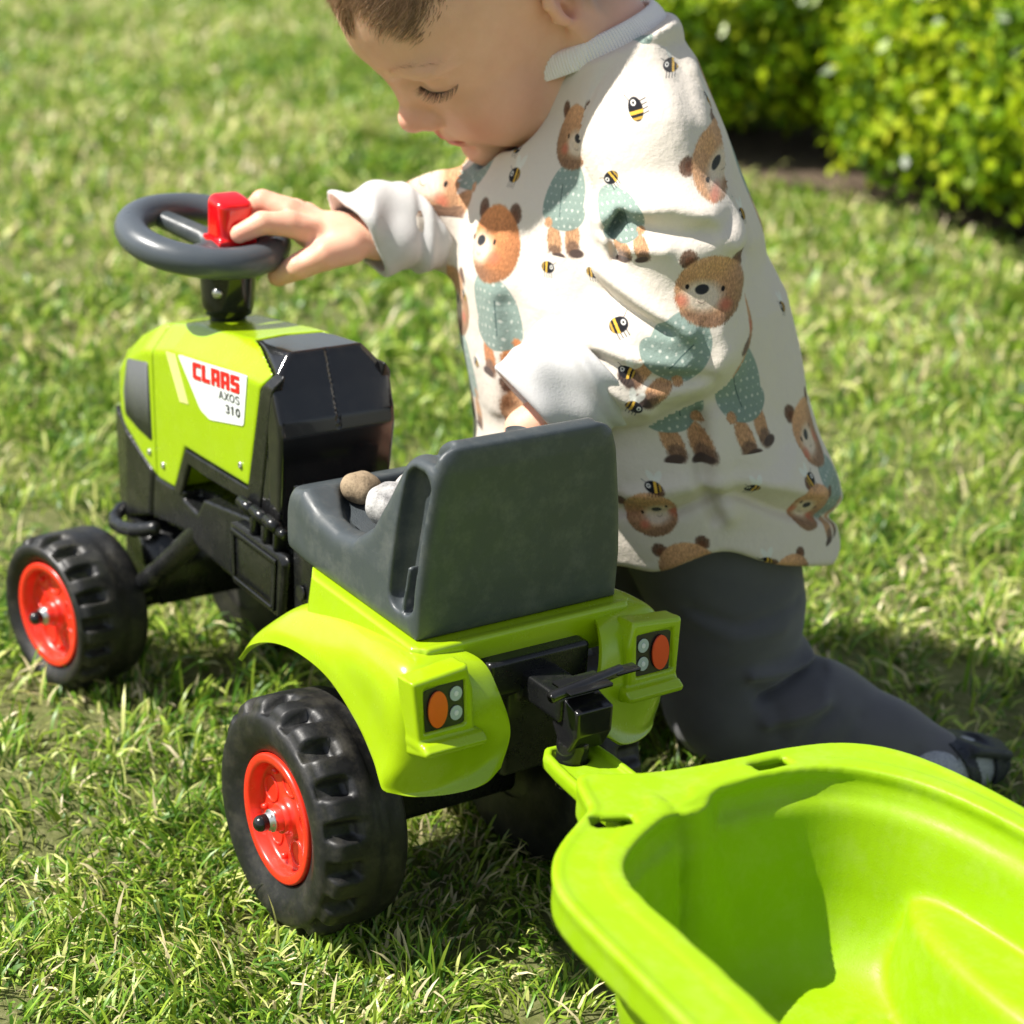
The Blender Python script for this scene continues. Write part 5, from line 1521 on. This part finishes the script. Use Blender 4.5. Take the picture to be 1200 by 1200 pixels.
def bear(sh, u, v, ang=90, sc=1.0, kind='full', flip=1, clip=None, look=0.0, fur_rgb=None):
    w = sh.window(u, v, math.radians(ang), sc, .085 * sc)
    if w is None: return
    sl, x, y, n1, n2 = w; x = x * flip; A = sh.a[sl]
    if clip is not None: cm = clip(x, y)
    else: cm = 1.0
    def over(m, col, k=1.0):
        m = (np.clip(m, 0, 1) * k * cm)[..., None]; A[:] = A * (1 - m) + np.asarray(col) * m if np.ndim(col) == 1 else A * (1 - m) + col * m
    fz = (n2 - .5) * .0030
    fur = lambda c, k=.28: np.array(c) * (1 + k * (n2 - .5)[..., None] * 2 + .12 * (n1 - .5)[..., None])
    brown, dark, pale = (.78, .60, .45), (.46, .36, .30), (.80, .62, .45)
    if fur_rgb: brown = fur_rgb
    if kind in ('full', 'legs', 'jumper'):
        for (cx, cy, r) in ((-.010, -.070, .15), (.012, -.074, -.12)):
            over(ell(x, y, cx, cy + .002, .0085, .0150, .0015, r, fz), fur(brown)); over(ell(x, y, cx, cy - .008, .0080, .0075, .0030, 0, fz), fur(dark), .8)
            over(ell(x, y, cx - .004, cy - .0115, .0085, .0038, .0012), (.33, .27, .25))
        jm = np.minimum(1, ell(x, y, -.001, -.030, .0225, .0300, .0009) + ell(x, y, -.001, -.048, .0245, .0140, .0009)) * (y < .008)
        jm = np.maximum(jm, ell(x, y, .0150, -.030, .0125, .0240, .0009, .25))
        over(jm, np.array([.60, .69, .66]) * (1 + .10 * (n1 - .5)[..., None]) * (.90 + .16 * np.clip((x + .03) / .06, 0, 1)[..., None] * 0 + .10 * np.clip((y + .06) / .06, 0, 1)[..., None]))
        gx, gy = (x + .3) / .0072 + .25 * (n2 - .5) * 0, (y + .3) / .0070; rw = np.floor(gy); hx = (gx + .5 * (rw % 2)) % 1 - .5; hy = gy % 1 - .5
        over(jm * np.clip((.19 + .05 * np.sin(np.floor(gx + .5 * (rw % 2)) * 7.3 + rw * 3.1) - np.sqrt((hx + .12 * np.sin(rw * 5.1)) ** 2 + (hy + .10 * np.sin(np.floor(gx) * 4.7)) ** 2)) * 9, 0, 1), (.88, .90, .87), .85)
        over(jm * np.clip(1 - np.abs(x - .0075 - .12 * (y + .03)) / .0009, 0, 1) * (y < -.022) * (y > -.050), (.22, .32, .32), .85)
        over(jm * np.clip(1 - np.abs(np.sqrt(x ** 2 + (y - .010) ** 2) - .0150) / .0007, 0, 1), (.75, .82, .80), .8)
        over(np.clip(1 - np.abs(jm - .5) * 3, 0, 1), (.38, .48, .47), .35)
        over(ell(x, y, .0190, -.055, .0050, .0045, .0010, 0, fz), fur(brown))
    if kind in ('full', 'head'):
        for ex in (-.0235, .0225):
            over(ell(x, y, ex, .0435, .0078, .0078, .0020, 0, fz), fur(dark)); over(ell(x, y, ex * .96, .0420, .0042, .0042, .0020), fur((.45, .30, .22)))
        y0_ = y; y = y + .0040; hd = ell(x, y, 0, .0235, .0310, .0290, .0016, 0, fz * 1.3)
        shade = (.86 + .30 * np.clip((y + .002) / .05, 0, 1) - .18 * np.clip((x - .005) / .03, 0, 1))[..., None]
        over(hd, fur(brown) * shade)
        x = x + look
        over(ell(x, y, -.0060, .0180, .0170, .0120, .0070), fur((.93, .87, .80), .06) if look == 0 else fur((.93, .87, .80), .06), .92 * 1.0)
        over(ell(x, y, .0, .000, .024, .0060, .0060) * hd, fur(dark), .45)
        for bx in (-.0235, .0150): over(ell(x, y, bx, .0130, .0055, .0045, .0050) * hd, (.84, .45, .36), .65)
        for ex in (-.0205, .0110): over(ell(x, y, ex, .0245, .0016, .0021, .0006), (.12, .09, .09))
        over(ell(x, y, -.0075, .0235, .0060, .0040, .0008, .15), (.20, .20, .22))
        over(np.clip(1 - np.abs(np.hypot(x + .0065, y - .0170) - .0042) / .0005, 0, 1) * (y < .0160) * (x > -.0100) * (x < -.003), (.35, .28, .26), .8)
    sh.a[sl] = A
def bee(sh, u, v, ang=90, sc=1.0, flip=1):
    sc = sc * .84
    w = sh.window(u, v, math.radians(ang), sc, .018 * sc)
    if w is None: return
    sl, x, y, n1, n2 = w; x = x * flip; A = sh.a[sl]
    def over(m, col, k=1.0):
        m = (np.clip(m, 0, 1) * k)[..., None]; A[:] = A * (1 - m) + np.asarray(col) * m
    for (cx, cy, r) in ((-.0010, .0085, .5), (.0050, .0090, -.5)): over(ell(x, y, cx, cy, .0028, .0060, .0008, r), (.95, .97, .95), .75)
    for k in range(4):
        lx = -.004 + k * .0026; over(np.clip(1 - np.abs(x - lx - .15 * (y + .004)) / .00045, 0, 1) * (y < -.002) * (y > -.0088), (.10, .10, .12))
    bd = ell(x, y, 0, 0, .0072, .0050, .0006); over(bd, (.10, .10, .13))
    over(bd * (np.abs(x - .0018) < .0011), (.92, .74, .28)); over(bd * (np.abs(x - .0055) < .0009), (.92, .74, .28), .8)
    over(ell(x, y, -.0040, .0006, .0019, .0019, .0005), (.97, .97, .95)); over(ell(x, y, -.0040, .0006, .0008, .0008, .0004), (.08, .08, .1))
    over(np.clip(1 - np.abs(y - .0045 + .6 * (x + .008)) / .0004, 0, 1) * (x < -.005) * (x > -.0095), (.15, .15, .18))
    sh.a[sl] = A
SB = Sheet(-.4713, .4713, .120, .665, .00045)
SN = Sheet(.72, 1.10, .290, .650, .00042)
SF = Sheet(1.20, 1.60, .340, .640, .00050)
# body
bear(SB, .0100, .4360, 96, 1.04, look=.011, fur_rgb=(.80, .53, .34))
bear(SB, .0790, .5330, 97, .84, flip=-1)
bear(SB, .2330, .4080, 96, 1.02, flip=-1)
bear(SB, .1600, .3980, 104, .98, 'legs')
bear(SB, -.0640, .5420, 84, .95)
bear(SB, .3240, .3000, 96, .95)
bear(SB, .1480, .2570, 118, .70, 'head', flip=-1); bear(SB, .1700, .2080, 104, .78, 'head', flip=-1)
bear(SB, .2850, .2500, 62, .74, 'head'); bear(SB, .2600, .1960, 100, .66, 'head')
bear(SB, .1800, .6280, 215, .80, 'jumper')
bear(SB, .0400, .3000, 80, .95, flip=-1); bear(SB, -.0600, .3700, 95, 1.0); bear(SB, -.1500, .4700, 100, 1.0, flip=-1); bear(SB, -.1400, .3100, 85, 1.0)
for (a_, b_, c_, f_) in ((-.24, .38, 92, 1), (-.33, .47, 98, -1), (-.32, .28, 84, 1), (-.41, .36, 95, -1), (.41, .45, 88, 1), (.42, .29, 97, -1), (-.23, .56, 90, 1), (.36, .56, 96, -1), (-.42, .57, 84, 1)): bear(SB, a_, b_, c_, 1.0, flip=f_)
for (a_, b_, c_, s_, f_) in ((.0100, .5105, 95, 1.35, 1), (-.0040, .5300, 90, 1.1, -1), (.0715, .4515, 92, 1.05, -1), (.2911, .5822, 40, 1.1, 1), (.1461, .2947, 90, 1.05, 1), (.2258, .2930, 85, 1.0, 1), (.2330, .2250, 88, 1.05, 1), (.2899, .2890, 105, 1.15, -1),
                          (.3300, .4200, 80, 1.0, 1), (-.0400, .4000, 70, 1.0, 1), (-.0190, .3500, 60, .8, 1), (.1150, .4560, 95, 1.0, -1), (.0650, .3500, 90, .9, 1), (.2900, .5000, 90, 1.0, 1), (.1800, .5700, 90, 1.0, -1), (-.12, .56, 70, 1, 1), (-.2, .44, 90, 1, -1), (-.28, .33, 90, 1, 1), (-.37, .41, 90, 1, -1), (.38, .36, 80, 1, 1), (-.2, .25, 90, 1, 1), (-.09, .27, 90, 1, 1)): bee(SB, a_, b_, c_, s_, f_)
# near sleeve
bear(SN, .9320, .4400, 54, .92, 'legs'); bear(SN, .9350, .4400, 84, .90, 'head')
bear(SN, .9560, .5340, 140, .86); bear(SN, .8560, .5240, 115, .62, 'jumper')
bear(SN, .9950, .5000, 95, 1.0); bear(SN, .9900, .3600, 80, 1.0)
for (a_, b_, c_, s_, f_) in ((.8728, .5799, 200, 1.3, -1), (.8572, .5295, 140, 1.0, 1), (.8694, .4259, 120, 1.25, -1), (.8777, .3930, 75, 1.15, 1), (.8847, .3670, 70, 1.15, -1), (.9000, .6080, 90, 1.1, 1)): bee(SN, a_, b_, c_, s_, f_)
# far sleeve
bear(SF, 1.3050, .4720, 60, 1.0); bear(SF, 1.4000, .5000, 95, 1.0, flip=-1); bear(SF, 1.4300, .4200, 80, 1.0)
def sheet_image(name, sh):
    a = np.clip(sh.a, 0, 1); a = a * (1 + .018 * (PR.random(a.shape[:2]) - .5))[..., None]
    im = bpy.data.images.new(name, sh.w, sh.h, alpha=False)
    im.pixels.foreach_set(np.concatenate([np.clip(a, 0, 1), np.ones((*a.shape[:2], 1))], -1).astype(np.float32).ravel()); im.update(); im.pack(); return im
def cloth_mat(name, im):
    m, nt, b = nodes(name)
    uv = nt.nodes.new('ShaderNodeUVMap'); uv.uv_map = 'print'
    sm_ = nt.nodes.new('ShaderNodeAttribute'); sm_.attribute_name = 'seam'
    ti = nt.nodes.new('ShaderNodeTexImage'); ti.image = im; ti.extension = 'EXTEND'; nt.links.new(uv.outputs[0], ti.inputs[0])
    mx = nt.nodes.new('ShaderNodeMix'); mx.data_type = 'RGBA'; mx.blend_type = 'MULTIPLY'; mx.inputs[0].default_value = 1; mx.inputs[7].default_value = (.79, .765, .735, 1)
    nt.links.new(ti.outputs[0], mx.inputs[6]); nt.links.new(mx.outputs[2], b.inputs['Base Color'])
    setin(b, Roughness=.92); b.inputs['Specular IOR Level'].default_value = .25; b.inputs['Sheen Weight'].default_value = .12
    n1 = noise(nt, 1500, 3, .6); n2 = noise(nt, 45, 5, .6); n3 = noise(nt, 260, 4, .6)
    b1 = bump(nt, b, n2.outputs[0], .35, .006); b2 = bump(nt, b, n3.outputs[0], .22, .0012, b1); b3 = bump(nt, b, n1.outputs[0], .3, .0006, b2)
    iv = nt.nodes.new('ShaderNodeMath'); iv.operation = 'SUBTRACT'; iv.inputs[0].default_value = 1; nt.links.new(sm_.outputs['Fac'], iv.inputs[1]); bump(nt, b, iv.outputs[0], .7, .0018, b3)
    return m
mats = [cloth_mat('printed_cloth_' + k, sheet_image('print_' + k, s)) for k, s in (('body', SB), ('sleeve', SN), ('far_sleeve', SF))]
nl = len(shirt_me.loops); lv = np.zeros(nl, np.int32); shirt_me.loops.foreach_get('vertex_index', lv)
co = np.zeros(len(shirt_me.vertices) * 3, np.float32); shirt_me.vertices.foreach_get('co', co); co = co.reshape(-1, 3).astype(float)
f_, l_, z_ = torso_uv(co); aa, bb_ = np.interp(z_, HU, HA), np.interp(z_, HU, HB); angv = np.arctan2(l_ / aa, f_ / bb_)
npol = len(shirt_me.polygons); pv = lv.reshape(npol, 4)
cen = co[pv].mean(1); reg, _, _ = cloth_uv(cen)
uvs = np.zeros((npol, 4, 2))
A4 = angv[pv]; ref = A4[:, :1]; A4 = np.where(A4 - ref > math.pi, A4 - 2 * math.pi, np.where(A4 - ref < -math.pi, A4 + 2 * math.pi, A4))
for k, s in enumerate((SB, SN, SF)):
    U = A4 * TP if k == 0 else (1.0 - co[pv][..., 0] if k == 1 else 1.6 - co[pv][..., 0])
    m_ = reg == k
    uvs[m_, :, 0] = ((U - s.u0) / (s.u1 - s.u0))[m_]; uvs[m_, :, 1] = ((co[pv][..., 2] - s.v0) / (s.v1 - s.v0))[m_]
ul = shirt_me.uv_layers.new(name='print'); ul.data.foreach_set('uv', uvs.astype(np.float32).ravel())
_t = torso_d(co); _an = smin(arm_near(co), fore_near(co), .014)
sv = np.exp(-((_an - _t + .004) / .0022) ** 2) * (co[:, 1] > .02) * sstep(co[:, 2], .44, .50)
sa_ = shirt_me.attributes.new('seam', 'FLOAT', 'POINT'); sa_.data.foreach_set('value', sv.astype(np.float32))
shirt = child_part('sweatshirt', shirt_me, None, mats=mats)
shirt_me.polygons.foreach_set('material_index', reg.astype(np.int32)); shirt_me.update()
# ================================================================ DRY CLIPPINGS
rg = np.random.default_rng(5); Vv, Ff = [], []
for i in range(46):
    if i < 30:
        a = rg.uniform(.20, .40); bb = rg.uniform(-.04, .03); w = np.array([-.18, 0]) + TE * a + TL * bb; z = .0928
    else:
        w = np.array([rg.uniform(-.02, .06), rg.uniform(-.05, .05)]); z = .0012 + padz(float(w[0])) + .0006
    L = rg.uniform(.004, .013); an = rg.uniform(0, 6.28); d = np.array([math.cos(an), math.sin(an), 0]); n_ = np.array([-d[1], d[0], 0]); c0 = np.array([w[0], w[1], z + .0006]); k = len(Vv)
    Vv += [c0 - d * L - n_ * .0006, c0 - d * L + n_ * .0006, c0 + n_ * .0009 + np.array([0, 0, .0015]), c0 - n_ * .0009 + np.array([0, 0, .0015]), c0 + d * L]
    Ff += [(k, k + 1, k + 2, k + 3), (k + 3, k + 2, k + 4)]
tag(link('grass_clippings', pymesh('grass_clippings', Vv, Ff, False), plastic('dry_clipping', (.42, .36, .18), .8, .3)), 'dry grass clippings scattered on the seat and trailer floor', 'grass clippings', kind='stuff')
# ================================================================ PEBBLES ON THE SEAT
def pebble(loc, r, seed, rz, label, cols, scale=60, tilt=0):
    rg = np.random.default_rng(seed); ph = rg.uniform(0, 6, 9)
    def fn(P):
        d = s_ell(P, (0, 0, 0), r)
        return d + .0012 * np.sin(P[:, 0] * 150 + ph[0]) * np.sin(P[:, 1] * 170 + ph[1]) * np.sin(P[:, 2] * 160 + ph[2]) + .0008 * np.sin(P[:, 0] * 330 + ph[3]) * np.sin(P[:, 1] * 310 + ph[4])
    me = sdf_mesh('pebble', fn, [-q - .005 for q in r], [q + .005 for q in r], .0018)
    m, nt, b = nodes('stone')
    n1 = noise(nt, scale, 12, .78); n2 = noise(nt, 420, 6, .7); n3 = noise(nt, 24, 4)
    c = ramp(nt, n1.outputs[0], cols); c2 = ramp(nt, n2.outputs[0], [(.32, (.25, .25, .25)), (.48, (1, 1, 1)), (.8, (1, 1, 1))])
    x = nt.nodes.new('ShaderNodeMix'); x.data_type = 'RGBA'; x.blend_type = 'MULTIPLY'; x.inputs[0].default_value = .55
    nt.links.new(c.outputs[0], x.inputs[6]); nt.links.new(c2.outputs[0], x.inputs[7]); nt.links.new(x.outputs[2], b.inputs['Base Color'])
    setin(b, Roughness=.85); bump(nt, b, n2.outputs[0], .8, .0010)
    o = link('pebble', me, m); o.location = loc; o.rotation_euler = (0, tilt, rz)
    return tag(o, label, 'stone', 'pebbles lying on the toy tractor seat')
pebble((.0530, .0400, .3170), (.0145, .0135, .0125), 1, .3, 'small tan brown pebble nearest the front of the grey seat', [(.35, (.17, .12, .07)), (.6, (.36, .27, .17))])
pebble((.0080, .0410, .3200), (.0230, .0180, .0150), 2, 2.2, 'largest speckled grey pebble with dark patches on the grey seat', [(.34, (.10, .10, .10)), (.48, (.34, .33, .32)), (.66, (.56, .55, .53))], 45)
pebble((.0190, .0100, .3200), (.0200, .0170, .0150), 3, .9, 'pale grey pebble lying behind the largest speckled one on the seat', [(.34, (.26, .24, .22)), (.6, (.58, .55, .51))])
